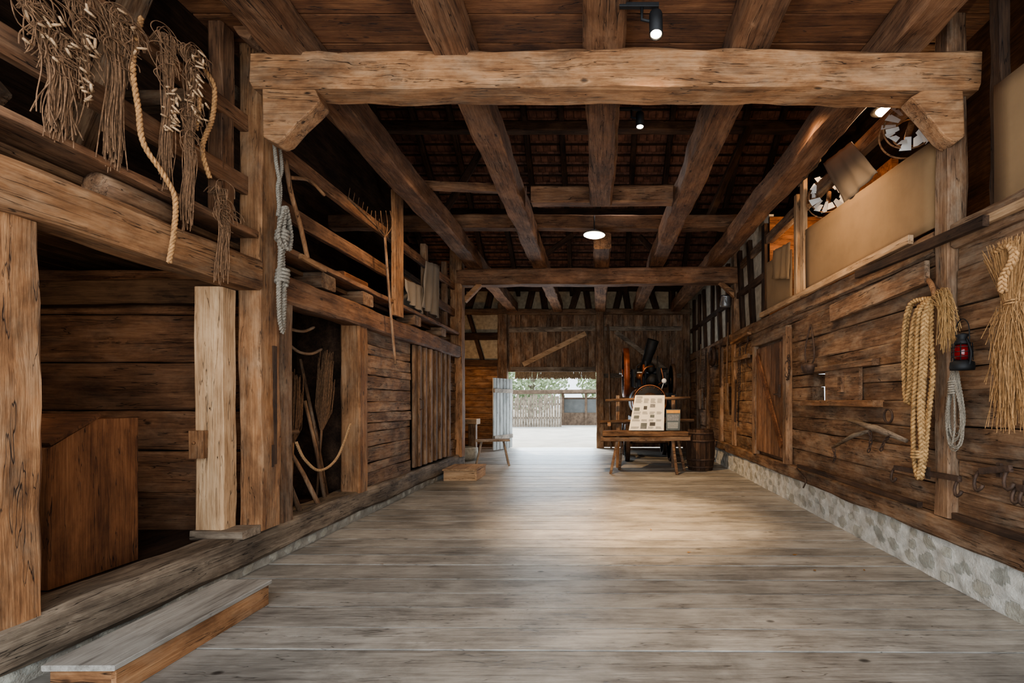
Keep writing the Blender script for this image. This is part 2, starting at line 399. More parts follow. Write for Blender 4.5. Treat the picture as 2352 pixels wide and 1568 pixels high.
timber('loft_beam',(-5.3,10.0,7.2),(5.3,10.0,7.2),.2,.2,'dark','dark purlin below the tiled roof','beam')
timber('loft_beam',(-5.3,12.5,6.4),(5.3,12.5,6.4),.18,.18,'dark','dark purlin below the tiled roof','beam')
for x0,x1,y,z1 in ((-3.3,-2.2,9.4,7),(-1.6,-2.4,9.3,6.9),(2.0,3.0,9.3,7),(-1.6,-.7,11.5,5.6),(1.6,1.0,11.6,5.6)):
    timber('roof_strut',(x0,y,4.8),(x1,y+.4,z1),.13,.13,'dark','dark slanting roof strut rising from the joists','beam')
timber('timber_post',(-3.08,4.34,.35),(-3.08,4.34,5.1),.20,.27,'gold','tall squared oak post with a long mortise slot','post',.018)
mb=MB(); mb.box((-2.984,4.36,.92),(-2.966,4.40,2.0)); mb.box((-2.984,4.33,.9),(-2.964,4.362,1.1))  # dark strips on the post face, painting the shade inside the mortise
put('post_mortise_shade',mb,'darkZ','dark strips standing for the shaded slot in the oak post','slot')
timber('door_jamb',(-3.30,4.11,.34),(-3.30,4.11,2.46),.24,.17,'pale','tan oak door jamb on the sill','door jamb',.012)
mb=MB(); mb.bar((-3.36,4.0,1.02),(-3.36,4.0,1.25),.12,.06,.01,4); mb.tube([(-3.36,3.968,1.15),(-3.36,3.95,1.15)],.01,8)
put('latch_block',mb,'goldZ','small wooden latch block nailed to the jamb','latch')
timber('door_jamb',(-3.12,4.6,.34),(-3.12,4.6,2.46),.24,.18,'old','brown oak door jamb beside the post','door jamb',.012)
timber('door_jamb',(-3.13,6.09,.34),(-3.13,6.09,2.46),.25,.22,'gold','brown squared oak jamb by the tool closet','door jamb',.015)
timber('timber_post',(-3.17,2.28,.33),(-3.18,2.28,2.46),.3,.66,'gold','broad weathered reddish oak door post','post',.02)
timber('timber_post',(-3.08,10.35,.3),(-3.08,10.35,4.9),.26,.28,'gold','squared oak post of the inner frame','post',.015)
timber('timber_post',(2.89,3.945,.55),(2.89,3.945,5.1),.16,.17,'old','weathered oak post standing on the wall sill','post',.014)
timber('timber_post',(2.93,10.2,.55),(2.93,10.2,5.0),.2,.24,'old','oak post of the inner frame against the log wall','post',.015)
def brace(name,pts,y0,th,mat,label):
    m=MB(); n=len(pts); vs=[(p[0],y0,p[1]) for p in pts]+[(p[0],y0+th,p[1]) for p in pts]
    fs=[tuple(range(n)),tuple(2*n-1-i for i in range(n))]+[(i,i+n,(i+1)%n+n,(i+1)%n) for i in range(n)]
    m.add(vs,fs,R.random())
    o=put(name,m,mat,label,'brace')
    bvm=o.modifiers.new('bevel','BEVEL'); bvm.width=.014; bvm.segments=2; return o
def cp(Y,pts): return [(cross(Y,u,v).x,cross(Y,u,v).z) for u,v in pts]
brace('knee_brace',cp(3.97,[(601,200),(722,200),(735,232),(716,252),(680,285),(650,320),(632,328),(602,314)]),3.97,.16,'goldX','stout curved oak knee brace under the tie beam')
brace('knee_brace',cp(3.80,[(2092,222),(2128,202),(2214,204),(2218,312),(2194,330),(2170,313),(2130,264)]),3.80,.15,'goldX','stout oak knee brace under the tie beam')
brace('knee_brace',cp(10.2,[(1066,680),(1068,694),(1108,652),(1094,650)]),10.2,.14,'goldX','small oak knee brace of the inner frame')
brace('knee_brace',cp(10.1,[(1648,648),(1660,648),(1686,668),(1686,684)]),10.05,.14,'goldX','small oak knee brace of the inner frame')
brace('knee_brace',cp(4.1,[(500,0),(560,0),(600,92),(590,112),(566,100)]),4.0,.16,'joistX','curved oak brace rising to the joists')
timber('timber_sill',(-3.17,-.6,.225),(-3.17,10.6,.225),.34,.26,'grey','grey worn oak sill beam along the floor','sill',.025,.035)
timber('timber_sill',(2.93,-.6,.46),(2.93,15.25,.46),.28,.18,'old','long weathered oak sill on the stone plinth','sill',.025)
mb=MB(); mb.bar((-3.42,4.1,.37),(-2.98,4.1,.37),.22,.07,.015,4); put('threshold_stone',mb,'greyX','worn grey threshold block under the jamb','threshold')
timber('lintel_beam',(-3.1,-.5,2.59),(-3.1,4.2,2.6),.28,.27,'gold','long hewn oak lintel above the chamber opening','beam',.02,.025)
timber('lintel_beam',(-3.1,4.48,2.57),(-3.1,10.22,2.55),.26,.26,'joist','long hewn oak lintel above closet and door','beam',.02,.025)
timber('ledge_board',(-3.22,-.5,2.95),(-3.22,4.2,2.95),.45,.05,'joist','wide reddish brown ledge board of the loft','board',.015)
timber('ledge_board',(-3.2,4.5,2.95),(-3.2,10.2,2.93),.42,.05,'joist','wide reddish brown ledge board of the loft','board',.015)
for y0,y1 in ((-.5,4.2),(4.5,10.2)):
    timber('loft_rail',(-3.12,y0,3.38),(-3.12,y1,3.38),.06,.16,'joist','horizontal reddish brown rail board of the loft','rail',.012)
    timber('loft_rail',(-3.12,y0,3.93),(-3.12,y1,3.93),.07,.14,'joist','horizontal reddish brown rail board of the loft','rail',.012)
timber('loft_stud',(-3.15,3.98,2.98),(-3.15,3.98,4.6),.12,.14,'joist','upright brown stud behind the loft rails','stud')
timber('loft_stud',(-3.0,7.1,2.75),(-2.98,7.05,4.55),.06,.30,'gold','fresh orange-brown upright plank leaning on loft rails','plank',.006)
timber('loft_stud',(-3.15,8.6,2.98),(-3.15,8.6,4.3),.1,.12,'old','upright brown stud behind the loft rails','stud')
timber('loft_stud',(-3.15,9.7,2.98),(-3.15,9.7,4.3),.1,.12,'old','upright brown stud behind the loft rails','stud')
for y in (5.3,6.2,7.9,9.2):
    timber('spacer_block',(-3.3,y,2.81),(-3.0,y,2.81),.28,.16,'old','rough oak spacer block under the ledge','block',.012)
mb=MB(); mb.lathe([(.06,0),(.088,.01),(.095,.1),(.09,.48),(.07,.5)],(-3.12,2.95,2.825),(0,1,0),18)
put('round_log',mb,'oldY','short round debarked log lying above the lintel','log')
for a,b in (((-4.6,4.0,3.0),(-3.6,4.0,5.5)),((-4.3,2.0,3.0),(-4.3,2.0,5.0)),((-5.2,3.0,5.0),(-3.8,3.0,3.4)),((-5.0,4.4,4.2),(-3.3,4.4,4.3))):
    timber('loft_stud',a,b,.14,.14,'old','dark timber in the side loft','stud')
timber('chamber_beam',(-5.5,4.45,2.5),(-3.45,4.45,2.5),.14,.22,'chamber','dark beam under the chamber ceiling','beam')
# ------------------------------------------------------------------ right upper
timber('wall_plate',(2.92,-.5,2.83),(2.92,3.84,2.83),.2,.2,'old','cracked brown wall plate beam','beam',.02)
timber('wall_plate',(2.92,4.06,2.83),(2.92,15.2,2.86),.2,.2,'old','cracked brown wall plate beam','beam',.02)
def panel(name,X,y0,y1,z0,z1,z2):
    m=MB(); ny=16;nz=8;vs=[];fs=[]
    for i in range(ny+1):
        for j in range(nz+1):
            y=y0+(y1-y0)*i/ny; zt=z1+(z2-z1)*i/ny; z=z0+(zt-z0)*j/nz
            vs.append((X+noise.noise((y*1.5,z*1.5,2))*.012,y,z))
    for i in range(ny):
        for j in range(nz): a=i*(nz+1)+j; fs.append((a,a+1,a+nz+2,a+nz+1))
    m.add(vs,fs,.5,True)
    o=put(name,m,'burlap','tan burlap cloth stretched along the loft edge','cloth panel')
    s=o.modifiers.new('thick','SOLIDIFY'); s.thickness=.02; return o
panel('burlap_panel',2.84,1.2,3.45,2.83,3.72,3.76)
panel('burlap_panel',2.84,4.05,6.62,2.97,3.72,3.86)
panel('burlap_panel',2.84,7.12,8.2,2.99,3.75,3.85)
timber('pale_batten',(2.79,4.3,2.95),(2.79,8.3,2.98),.05,.08,'pale','fresh pale wooden batten under the burlap','batten',.003)
timber('pale_batten',(2.79,1.0,2.79),(2.79,3.45,2.8),.05,.06,'pale','fresh pale wooden batten under the burlap','batten',.003)
timber('pale_batten',(2.86,6.72,2.95),(2.86,6.72,4.7),.06,.12,'pale','fresh pale upright post of the loft screen','batten',.003)
timber('pale_batten',(2.88,7.0,2.95),(2.88,7.0,4.5),.06,.09,'pale','fresh pale upright post of the loft screen','batten',.003)
timber('dark_rail',(2.74,3.4,2.78),(2.74,5.1,2.84),.05,.08,'dark','dark weathered rail fixed along the wall plate','rail',.004)
timber('loft_stud',(2.93,3.5,2.8),(2.93,3.5,4.8),.08,.1,'dark','blackened upright stud beside the post','stud')
timber('loft_stud',(3.1,2.9,3.6),(2.9,3.3,5.2),.16,.16,'old','slanting oak stud under the ceiling','stud')
timber('loft_stud',(3.0,2.4,3.6),(3.0,2.6,5.2),.14,.14,'old','slanting oak stud under the ceiling','stud')
timber('loft_rail',(2.95,4.1,4.35),(2.95,10,4.3),.12,.16,'old','upper rail of the side loft','rail')
mb=MB(); mb.box((4.2,6.9,2.9),(4.3,9.0,5)); mb.bar((2.95,8.35,3.8),(4.2,8.35,3.8),.06,1.8)
put('wall_loft_boards',mb,'orangeX','orange-brown boards inside the lit loft','wall','structure')
def plasterwall(name,X,y0,y1,z0,z1,mat='plaster'):
    m=MB(); m.box((X,y0,z0),(X+.08,y1,z1)); put(name,m,mat,'pale plaster infill between timbers','wall','structure')
plasterwall('wall_plaster_right',2.95,8.35,15.25,2.95,4.75)
for y in (8.45,9.1,9.75,10.9,11.6,12.4,13.2,14.0,14.8):
    timber('wall_stud',(2.92,y,2.93),(2.92,y+(.25 if int(y)%2 else 0),4.6),.09,.16,'dark','dark stud of the timber-framed wall','stud',.006)
timber('wall_rail',(2.91,8.4,3.7),(2.91,15.2,3.7),.08,.12,'dark','dark horizontal rail of the framed wall','rail',.006)
# ------------------------------------------------------------------ end wall
EY=15.3
m=MB(); m.box((-4.6,EY+.06,2.35),(-3.27,EY+.12,4.4)); put('wall_end_plaster',m,'plasterw','warm plaster infill beside the barn door','wall','structure')
m=MB(); m.box((-4.6,EY+.06,4.4),(2.95,EY+.12,5.6)); m.box((2.66,EY+.06,0),(2.95,EY+.12,4.4)); m.box((2.95,EY+.06,0),(5.6,EY+.12,5.6)); m.box((-5.7,EY+.06,0),(-4.6,EY+.12,5.6)); put('wall_end_gable',m,'plasterw','warm plaster infill above the barn door','wall','structure')
m=MB(); z=.1
while z<2.6:
    m.bar((-4.6,EY,z+.1),(-3.27,EY,z+.1),.06,.19,.006,6); z+=.2
m.box((-4.6,EY+.04,0),(-3.27,EY+.1,2.7))
put('wall_end_boards',m,'goldX','orange horizontal boards low on the end wall','wall','structure')
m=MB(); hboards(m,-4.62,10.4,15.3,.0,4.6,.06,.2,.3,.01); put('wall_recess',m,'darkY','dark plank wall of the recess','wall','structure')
timber('end_post',(-3.1,EY,0),(-3.1,EY,4.6),.3,.22,'old','tall dark oak post framing the barn door','post')
timber('end_post',(.0,EY-.10,0),(.0,EY-.10,4.4),.24,.16,'old','central oak post between barn door leaves','post')
timber('end_post',(2.75,EY-.02,0),(2.75,EY-.02,4.6),.22,.2,'old','oak post at the barn door edge','post')
timber('end_beam',(-4.6,EY-.02,4.33),(2.9,EY-.02,4.33),.22,.18,'old','oak lintel spanning the barn door','beam')
for z in (2.7,3.55): timber('end_beam',(-4.6,EY-.02,z),(-3.25,EY-.02,z),.16,.22,'dark','dark rail of the timber-framed end wall','beam')
timber('end_beam',(-4.6,EY,5.1),(2.9,EY,5.1),.2,.2,'dark','dark top plate of the end wall','beam')
for x,dx in ((-4.2,.2),(-3.6,.15),(-2.3,.15),(-1.75,-.1),(-.9,.2),(-.35,-.1),(.5,.15),(.9,-.1),(1.8,-.2),(2.3,0)):
    timber('end_stud',(x,EY,4.42),(x+dx,EY,5.05),.2,.1,'dark','dark slanting stud of the framed end wall','stud',.006)
timber('end_stud',(-3.75,EY,2.8),(-4.2,EY,4.3),.12,.14,'dark','dark diagonal brace of the framed end wall','stud',.006)
def vboards(mb,Y,x0,x1,z0,z1,th,gap,wob=.0015):
    x=x0; i=0
    while x<x1-.02:
        w=min(R.uniform(.17,.26),x1-x); i+=1
        g=R.choice(gap); mb.bar((x+w/2,Y+.012*(i%2),z0),(x+w/2,Y+.012*(i%2),z1),w-g,th,wob,6,.003); x+=w
dl=empty('door_1',(-1.5,EY,2.4),'upper fixed part of the barn door in brown boards','door'); dl['kind']='structure'
G=(-.004,-.004,-.004,-.004,-.004,-.004,.003)
m=MB(); vboards(m,EY+.02,-2.97,.02,2.42,4.3,.035,G); put('door_boards',m,'oldZ',parent=dl)
for p0,p1 in (((-2.9,EY-.03,3.75),(-.15,EY-.03,3.8)),((-2.85,EY-.03,2.5),(-.15,EY-.03,2.5)),((-2.45,EY-.04,2.65),(-.45,EY-.04,3.65))):
    m=MB(); m.bar(p0,p1,.03,.15,.004,6,up=Vector((0,0,1))); br_=p1[2]-p0[2]>.5; put('door_brace' if br_ else 'door_ledge',m,'paleX' if br_ else 'greyX',parent=dl)
dr=empty('door_2',(1.4,EY,0.05),'tall closed barn door leaf of brown vertical boards','door'); dr['kind']='structure'
m=MB(); vboards(m,EY+.02,.02,2.72,.02,4.3,.035,G); put('door_boards',m,'oldZ',parent=dr)
for p0,p1 in (((.12,EY-.03,3.8),(2.6,EY-.03,3.8)),((.12,EY-.03,2.3),(2.6,EY-.03,2.3)),((.12,EY-.03,.5),(2.6,EY-.03,.5)),((.5,EY-.04,3.7),(2.2,EY-.04,2.4))):
    m=MB(); m.bar(p0,p1,.03,.14,.004,6); put('door_brace' if p0[2]-p1[2]>.5 else 'door_ledge',m,'greyX',parent=dr)
m=MB()
for i in range(420):
    x=R.uniform(-2.75,-.14); z=R.uniform(2.19,2.28)
    m.bar((x,EY+.25+R.uniform(-.05,.05),2.46),(x+R.uniform(-.03,.03),EY+.2,z),.022,.02,pv=R.random())
put('thatch_fringe',m,'thatch','ragged brown thatch fringe above the doorway','thatch','stuff')
dw=empty('door_3',(-2.8,EY-.1,.02),'open wicket door leaf of grey weathered boards','door'); dw['kind']='structure'
hp=Vector((-2.78,EY-.13,0)); ep=Vector((-3.17,14.15,0)); d=(ep-hp)
m=MB()
for i in range(6):
    a=hp+d*((i+.5)/6); pp=d.normalized()
    W_=d.length/6-.016; c0=a+Vector((0,0,.03)); m.bar(c0,c0+Vector((0,0,2.15)),.035,W_,.003,4,.006,up=pp)
put('door_boards',m,'whitewood',parent=dw)
nrm=Vector((d.y,-d.x,0)).normalized()
for z in (.4,1.8):
    m=MB(); o=nrm*.035+Vector((0,0,z))
    if (hp+o).x<hp.x: o=-nrm*.035+Vector((0,0,z))
    m.bar(hp+o+d*.03,hp+o+d*.97,.03,.12); put('door_ledge',m,'greyX',parent=dw)
# ------------------------------------------------------------------ roof
m=MB()
sl=Vector((0,-1,.75)).normalized(); rowlen=.26; n=int((Vector((0,8.2,8.2*.75)).length)/rowlen)
for i in range(n):
    b=Vector((0,15.7,4.85))+sl*(i*rowlen); x=-5.6+(.09 if i%2 else 0)
    while x<5.5:
        pv=R.random(); dz=R.uniform(0,.012)
        nn=Vector((0,.6,.8))
        a0=b+nn*(.03+dz); a1=b+sl*.3+nn*(.0+dz)
        m.add([(x,a0.y,a0.z),(x+.165,a0.y,a0.z),(x+.165,a1.y,a1.z),(x,a1.y,a1.z),(x,a0.y,a0.z+.015),(x+.165,a0.y,a0.z+.015),(x+.165,a1.y,a1.z+.015),(x,a1.y,a1.z+.015)],
              [(0,3,2,1),(4,5,6,7),(0,1,5,4),(1,2,6,5),(2,3,7,6),(3,0,4,7)],pv); x+=.175
put('roof_tiles',m,'tile','underside of reddish clay roof tiles','roof','structure')
m=MB()
m.add([(-5.8,15.8,4.93),(5.8,15.8,4.93),(5.8,7.4,11.23),(-5.8,7.4,11.23),(5.8,-1,4.9),(-5.8,-1,4.9)],[(0,1,2,3),(3,2,4,5)],.2)
put('roof_cover',m,'darkX','dark outer roof covering over both slopes','roof','structure')
for i in range(n):
    b=Vector((0,15.66,4.8))+sl*(i*rowlen)
    if b.z>9: break
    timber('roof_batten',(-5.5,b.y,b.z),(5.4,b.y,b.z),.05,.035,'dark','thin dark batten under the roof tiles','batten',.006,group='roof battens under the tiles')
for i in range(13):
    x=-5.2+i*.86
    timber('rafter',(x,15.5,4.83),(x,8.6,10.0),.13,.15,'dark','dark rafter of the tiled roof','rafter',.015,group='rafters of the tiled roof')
# ------------------------------------------------------------------ left door, closet contents
dd=empty('door_4',(-3.05,8.75,.34),'ribbed brown vertical plank door in the log wall','door'); dd['kind']='structure'
m=MB(); y=7.86
i=0
while y<9.62:
    w=.16 if i%2==0 else .1; m.bar((-3.07 if i%2==0 else -3.05,y+w/2,.4),(-3.07 if i%2==0 else -3.05,y+w/2,2.42),.05 if i%2==0 else .07,w-.008,.004,6,.01); y+=w; i+=1
put('door_boards',m,'oldZ',parent=dd)
m=MB(); m.tube(smooth([(-3.01,8.0,1.35),(-2.96,8.0,1.38),(-2.96,8.0,1.5),(-3.01,8.0,1.53)],5),.01,6); put('door_handle',m,'iron',parent=dd)
def broom(loc,top):
    e=empty('besom_broom',loc,'upright twig broom leaning in the tool closet','broom',group='brooms in the tool closet')
    loc=Vector(loc);top=Vector(top)
    m=MB(); mid=loc.lerp(top,.6); m.tube([loc,mid],.014,7); put('handle',m,'oldZ',parent=e)
    m=MB(); m2=loc.lerp(top,.5)
    for i in range(130):
        a=R.uniform(0,6.28); r=R.uniform(.0,.09); q=top+Vector((math.cos(a)*r,math.sin(a)*r,R.uniform(-.35,.12)))
        m.tube([m2+Vector((math.cos(a)*.015,math.sin(a)*.015,0)),m2.lerp(q,.4)+Vector((math.cos(a)*r*.6,math.sin(a)*r*.6,0)),q],.0035,4)
    put('bristles',m,'cord',parent=e,kind='stuff')
broom((-3.40,5.74,.3),(-3.32,5.82,2.0)); broom((-3.72,5.45,.3),(-3.7,5.5,2.1)); broom((-3.5,5.42,.3),(-3.5,5.5,1.75)); broom((-3.75,5.1,.3),(-3.8,5.1,1.8))
for a,b in (((-3.12,4.82,.35),(-3.3,4.78,1.15)),((-3.12,4.98,.35),(-3.35,4.85,1.1)),((-3.12,5.3,.36),(-3.3,5.0,1.08)),((-3.25,5.66,.35),(-3.5,5.68,1.5)),((-3.5,5.15,.3),(-3.6,4.9,1.9)),((-3.6,5.3,.3),(-3.62,5.25,2.2)),((-3.3,5.8,.3),(-3.6,5.75,2.0)),((-3.85,5.6,.3),(-3.9,5.6,2.3)),((-3.85,4.95,.3),(-3.9,4.9,2.2))):
    m=MB(); m.tube([a,Vector(a).lerp(Vector(b),.5)+Vector((.01,.01,0)),b],[.026,.022,.018],8); put('tool_handle',m,'oldZ','brown wooden tool handle leaning in the closet','tool handle')
m=MB(); m.bar((-3.35,4.75,1.17),(-3.35,5.1,1.17),.3,.04,.006,4); put('plank_seat',m,'oldY','small rough plank resting on the handles','plank')
for z,y in ((2.28,5.15),(2.05,5.3)):
    m=MB(); m.tube(smooth([(-3.3,y-.22,z+.05),(-3.27,y-.1,z-.02),(-3.25,y+.1,z-.02),(-3.22,y+.25,z+.05)],5),[.016]*15+[.01],8); put('curved_yoke',m,'oldY','curved wooden yoke stored under the lintel','yoke')
m=MB(); twist(m,[side(-3.0,680,1015),side(-3.0,700,1055),side(-2.98,735,1080),side(-2.97,775,1050),side(-2.99,805,972)],.015,.07); put('rope_swag',m,'hemp','pale twisted rope slung across the closet opening','rope')
ch=empty('grain_chest',(-4.0,3.4,.28),'dark red-brown wooden grain chest with sloped lid','chest')
m=MB(); P=[(3.08,.28),(3.68,.28),(3.68,1.37),(3.38,1.37),(3.08,1.19)]; n=5
m.add([(-3.55,a,b) for a,b in P]+[(-4.5,a,b) for a,b in P],[tuple(range(n)),tuple(2*n-1-i for i in range(n))]+[(i,i+n,(i+1)%n+n,(i+1)%n) for i in range(n)],.4)
put('body',m,'orangeZ',parent=ch)
m=MB(); m.bar((-4.52,3.23,1.31),(-3.53,3.23,1.31),.36,.025,0,1,up=Vector((0,-.5,.87))); put('lid',m,'orangeX',parent=ch)
# ------------------------------------------------------------------ steps & benches
def plank_step(x0,x1,y0,y1,h,lab,mat,rm):
    e=empty('step_box',((x0+x1)/2,(y0+y1)/2,0),lab,'step')
    m=MB(); m.bar(((x0+x1)/2,y0,h-.015),((x0+x1)/2,y1,h-.015),x1-x0,.03,.003,8,.004); put('tread',m,mat+'Y',parent=e)
    m=MB(); m.bar((x1-.026,y0+.02,h/2-.015),(x1-.026,y1-.02,h/2-.015),.026,h-.03,.002,6,.003); put('riser',m,rm+'Y',parent=e)
    for y in (y0+.035,y1-.035):
        m=MB(); m.bar((x0+.02,y,h/2-.015),(x1-.040,y,h/2-.015),.026,h-.03,0,1,.003); put('end_board',m,rm+'X',parent=e)
plank_step(-2.80,-2.43,2.40,3.55,.175,'long low wooden step box on the plank floor','tread','gold')
plank_step(-2.95,-2.3,8.95,9.7,.22,'small pale wooden step box by the door','pale','pale')
def bench(loc,L,W_,h,mat,lab,ang=0):
    e=empty('bench',(loc[0],loc[1],0),lab,'bench'); c=Vector((loc[0],loc[1],0)); dx=Vector((math.cos(ang),math.sin(ang),0)); dy=Vector((-dx.y,dx.x,0))
    m=MB(); m.bar(c-dx*L/2+Vector((0,0,h-.02)),c+dx*L/2+Vector((0,0,h-.02)),W_,.04,.004,6); put('seat',m,mat+'X',parent=e)
    for a in (-1,1):
        for b in (-1,1):
            m=MB(); p=c+dx*a*(L/2-.14)+dy*b*W_*.22; m.bar(p+Vector((0,0,h-.04)),p+dx*a*.12+dy*b*.12,.04,.04,pv=.3); put('leg',m,mat+'Z',parent=e)
bench((-2.5,11.15,0),.78,.36,.6,'grey','small pale wooden bench by the open door',.25)
m=MB(); m.bar((-4.3,12.9,.95),(-3.25,12.8,.95),.3,.14,.01,6); put('pale_beam',m,'paleX','pale squared timber lying on blocks in the recess','timber')
for bx,by in ((-4.2,12.9),(-3.4,12.8)):
    m=MB(); m.bar((bx,by,0.0),(bx,by,.87),.2,.2); put('timber_block',m,'oldZ','rough upright block carrying the timber','block')
m=MB()
m.lathe([(.02,0),(.3,0),(.34,.1),(.33,.3),(.27,.32),(.25,.15),(.02,.12)],(-3.45,12.2,0),(0,0,1),20); put('stone_trough',m,'stoneL','rounded grey stone trough on the floor','trough')
tb=empty('trestle_bench',(.95,10.1,0),'heavy rough timber trestle bench with splayed legs','bench')
m=MB(); m.bar((.06,10.1,.815),(1.82,10.05,.815),.42,.10,.015,10); put('top',m,'chamberX',parent=tb)
for y in (9.9,10.26):
    m=MB(); m.bar((.02,y,.70),(1.86,y-.03,.72),.07,.08,.01,8); put('rail',m,'oldX',parent=tb)
for a,b in (((.38,9.98,.77),(.22,9.85,0)),((.5,10.22,.77),(.42,10.4,0)),((1.5,9.95,.77),(1.56,9.7,0)),((1.64,10.2,.77),(1.82,10.3,0))):
    m=MB(); m.bar(a,b,.055,.055,.008,4); put('leg',m,'oldX',parent=tb)
rk=empty('wooden_rack',(1.0,10.75,0),'old cart shaft frame with long horizontal poles','cart frame')
for a,b,r in (((.12,10.6,1.5),(2.0,10.6,1.56),.035),((.0,10.7,1.02),(2.1,10.7,1.06),.04)):
    m=MB(); m.tube([a,Vector(a).lerp(Vector(b),.5)+Vector((0,0,.01)),b],r,8); put('pole',m,'oldX',parent=rk)
for x in (.4,1.65):
    m=MB(); m.bar((x,10.78,0),(x,10.78,1.62),.08,.08,.006,5); put('upright',m,'oldZ',parent=rk)
m=MB(); m.bar((.2,10.45,.98),(.2,10.95,1.0),.07,.07,.006,4); put('stub_pole',m,'goldY',parent=rk)
ps=empty('info_poster',(1.0,10.1,.885),'large cream information poster leaning with small photographs','poster')
q=[Vector((.60,9.98,.885)),Vector((1.33,9.96,.885)),Vector((1.41,10.42,1.62)),Vector((.77,10.44,1.62))]
def onp(u,v,o=.0):
    a=q[0].lerp(q[1],u); b=q[3].lerp(q[2],u); n_=(q[1]-q[0]).cross(q[3]-q[0]).normalized(); return a.lerp(b,v)+n_*o
m=MB(); vs=[onp(0,0),onp(1,0),onp(1,1),onp(0,1),onp(0,0,-.012),onp(1,0,-.012),onp(1,1,-.012),onp(0,1,-.012)]
FB=[(0,1,2,3),(7,6,5,4),(0,4,5,1),(1,5,6,2),(2,6,7,3),(3,7,4,0)]
m.add(vs,FB); put('poster_sheet',m,'paper',parent=ps)
def rect(u0,v0,u1,v1,mat,nm,par=None):
    m=MB(); m.add([onp(u0,v0,.004),onp(u1,v0,.004),onp(u1,v1,.004),onp(u0,v1,.004)],[(0,1,2,3)]); put(nm,m,mat,parent=par or ps)
for r_ in ((.05,.54,.22,.64),(.34,.58,.45,.68),(.54,.64,.70,.74),(.08,.32,.24,.41),(.32,.04,.5,.2),(.58,.12,.74,.22),(.57,.35,.7,.43)): rect(*r_,R.choice(['ink','inkgrey','slate']),'printed_photograph')
m=MB()
for v0 in [.95,.92,.89,.87,.85,.83,.81,.79,.77,.51,.49,.47,.45,.29,.27,.25,.09,.07,.05]:
    for u0,u1 in ((.05,.28),(.32,.50),(.54,.72),(.76,.94)):
        if v0>.9 and u0>.3: continue
        h=.014 if v0>.9 else .007; u1-=R.uniform(0,.05)
        m.add([onp(u0,v0,.005),onp(u1,v0,.005),onp(u1,v0+h,.005),onp(u0,v0+h,.005)],[(0,1,2,3)])
put('printed_text',m,'inkgrey',parent=ps)
q=[Vector((1.37,9.90,.89)),Vector((1.65,9.90,.89)),Vector((1.68,9.99,1.32)),Vector((1.38,9.99,1.32))]
sg=empty('info_sign',(1.5,9.95,.885),'small dark information sign with amber header strip','sign')
m=MB(); m.add([onp(0,0),onp(1,0),onp(1,1),onp(0,1),onp(0,0,-.012),onp(1,0,-.012),onp(1,1,-.012),onp(0,1,-.012)],FB); put('sign_board',m,'slate',parent=sg)
rect(0.03,.82,.97,.96,'amber','header_strip',sg); rect(.08,.45,.9,.75,'inkgrey','printed_picture',sg)
m=MB()
for v0 in (.1,.16,.22,.28,.34): m.add([onp(.1,v0,.005),onp(.85,v0,.005),onp(.85,v0+.02,.005),onp(.1,v0+.02,.005)],[(0,1,2,3)])
put('printed_text',m,'paper',parent=sg)
bX,bY=2.19,10.45
br=empty('barrel',(bX,bY,0),'dark old oak barrel with iron hoops','barrel')
m=MB()
for i in range(18):
    a0=2*math.pi*i/18;a1=2*math.pi*(i+.94)/18; pv=R.random(); pr=[(.26,0),(.30,.2),(.315,.44),(.30,.68),(.265,.88)]; vs=[];fs=[]
    for r,h in pr:
        for rr in (r,r-.025):
            for a in (a0,a1): vs.append((bX+rr*math.cos(a),bY+rr*math.sin(a),h))
    for k in range(4):
        b=k*4; fs+=[(b,b+1,b+5,b+4),(b+3,b+2,b+6,b+7),(b+2,b,b+4,b+6),(b+1,b+3,b+7,b+5)]
    fs+=[(0,2,3,1),(16,17,19,18)]; m.add(vs,fs,pv)
put('staves',m,'darkZ',parent=br)
for z,r in ((.08,.278),(.24,.308),(.64,.308),(.8,.284)):
    m=MB(); m.lathe([(r-.005,z-.02),(r+.006,z-.02),(r+.006,z+.02),(r-.005,z+.02)],(bX,bY,0),n=28); put('hoop',m,'iron',parent=br)
m=MB(); m.lathe([(.01,.8),(.25,.8),(.25,.82),(.01,.82)],(bX,bY,0),n=20); put('barrel_head',m,'darkX',parent=br)
# ------------------------------------------------------------------ engine
en=empty('stationary_engine',(1.25,12.6,0),'antique black farm engine with copper flywheel on wheels','engine')
cx,cz=1.22,1.48
m=MB(); m.lathe([(.02,0),(.36,0),(.40,.03),(.41,.08),(.41,1.9),(.3,1.95)],(cx,11.7,cz),(0,1,0),32); put('boiler',m,'black',parent=en)
for yy,rr,tt in ((11.72,.40,.02),(12.3,.42,.015)):
    m=MB(); m.ring((cx,yy,cz),(0,1,0),rr,tt,40,8); put('boiler_ring',m,'brass',parent=en)
m=MB()
for k in range(20):
    a=2*math.pi*k/20; m.lathe([(.001,0),(.014,0),(.014,-.012),(.001,-.014)],(cx+.35*math.cos(a),11.70,cz+.35*math.sin(a)),(0,1,0),8)
put('rivets',m,'brass',parent=en,kind='stuff')
m=MB(); m.lathe([(.01,0),(.2,0),(.22,-.03),(.12,-.07),(.01,-.08)],(cx,11.69,cz),(0,1,0),24); put('fire_door',m,'iron',parent=en)
def wheel(name,x,y,z,r,w,mat,spk=8,rim=.06,par=en):
    m=MB(); m.lathe([(r-rim,-w/2),(r,-w/2),(r,w/2),(r-rim,w/2),(r-rim,-w/2)],(x,y,z),(1,0,0),40)
    m.lathe([(.02,-w*.7),(.09,-w*.7),(.09,w*.7),(.02,w*.7)],(x,y,z),(1,0,0),16)
    for k in range(spk):
        a=2*math.pi*k/spk; m.bar((x,y+.06*math.cos(a),z+.06*math.sin(a)),(x,y+(r-rim*.5)*math.cos(a),z+(r-rim*.5)*math.sin(a)),.05,.045)
    put(name,m,mat,parent=par)
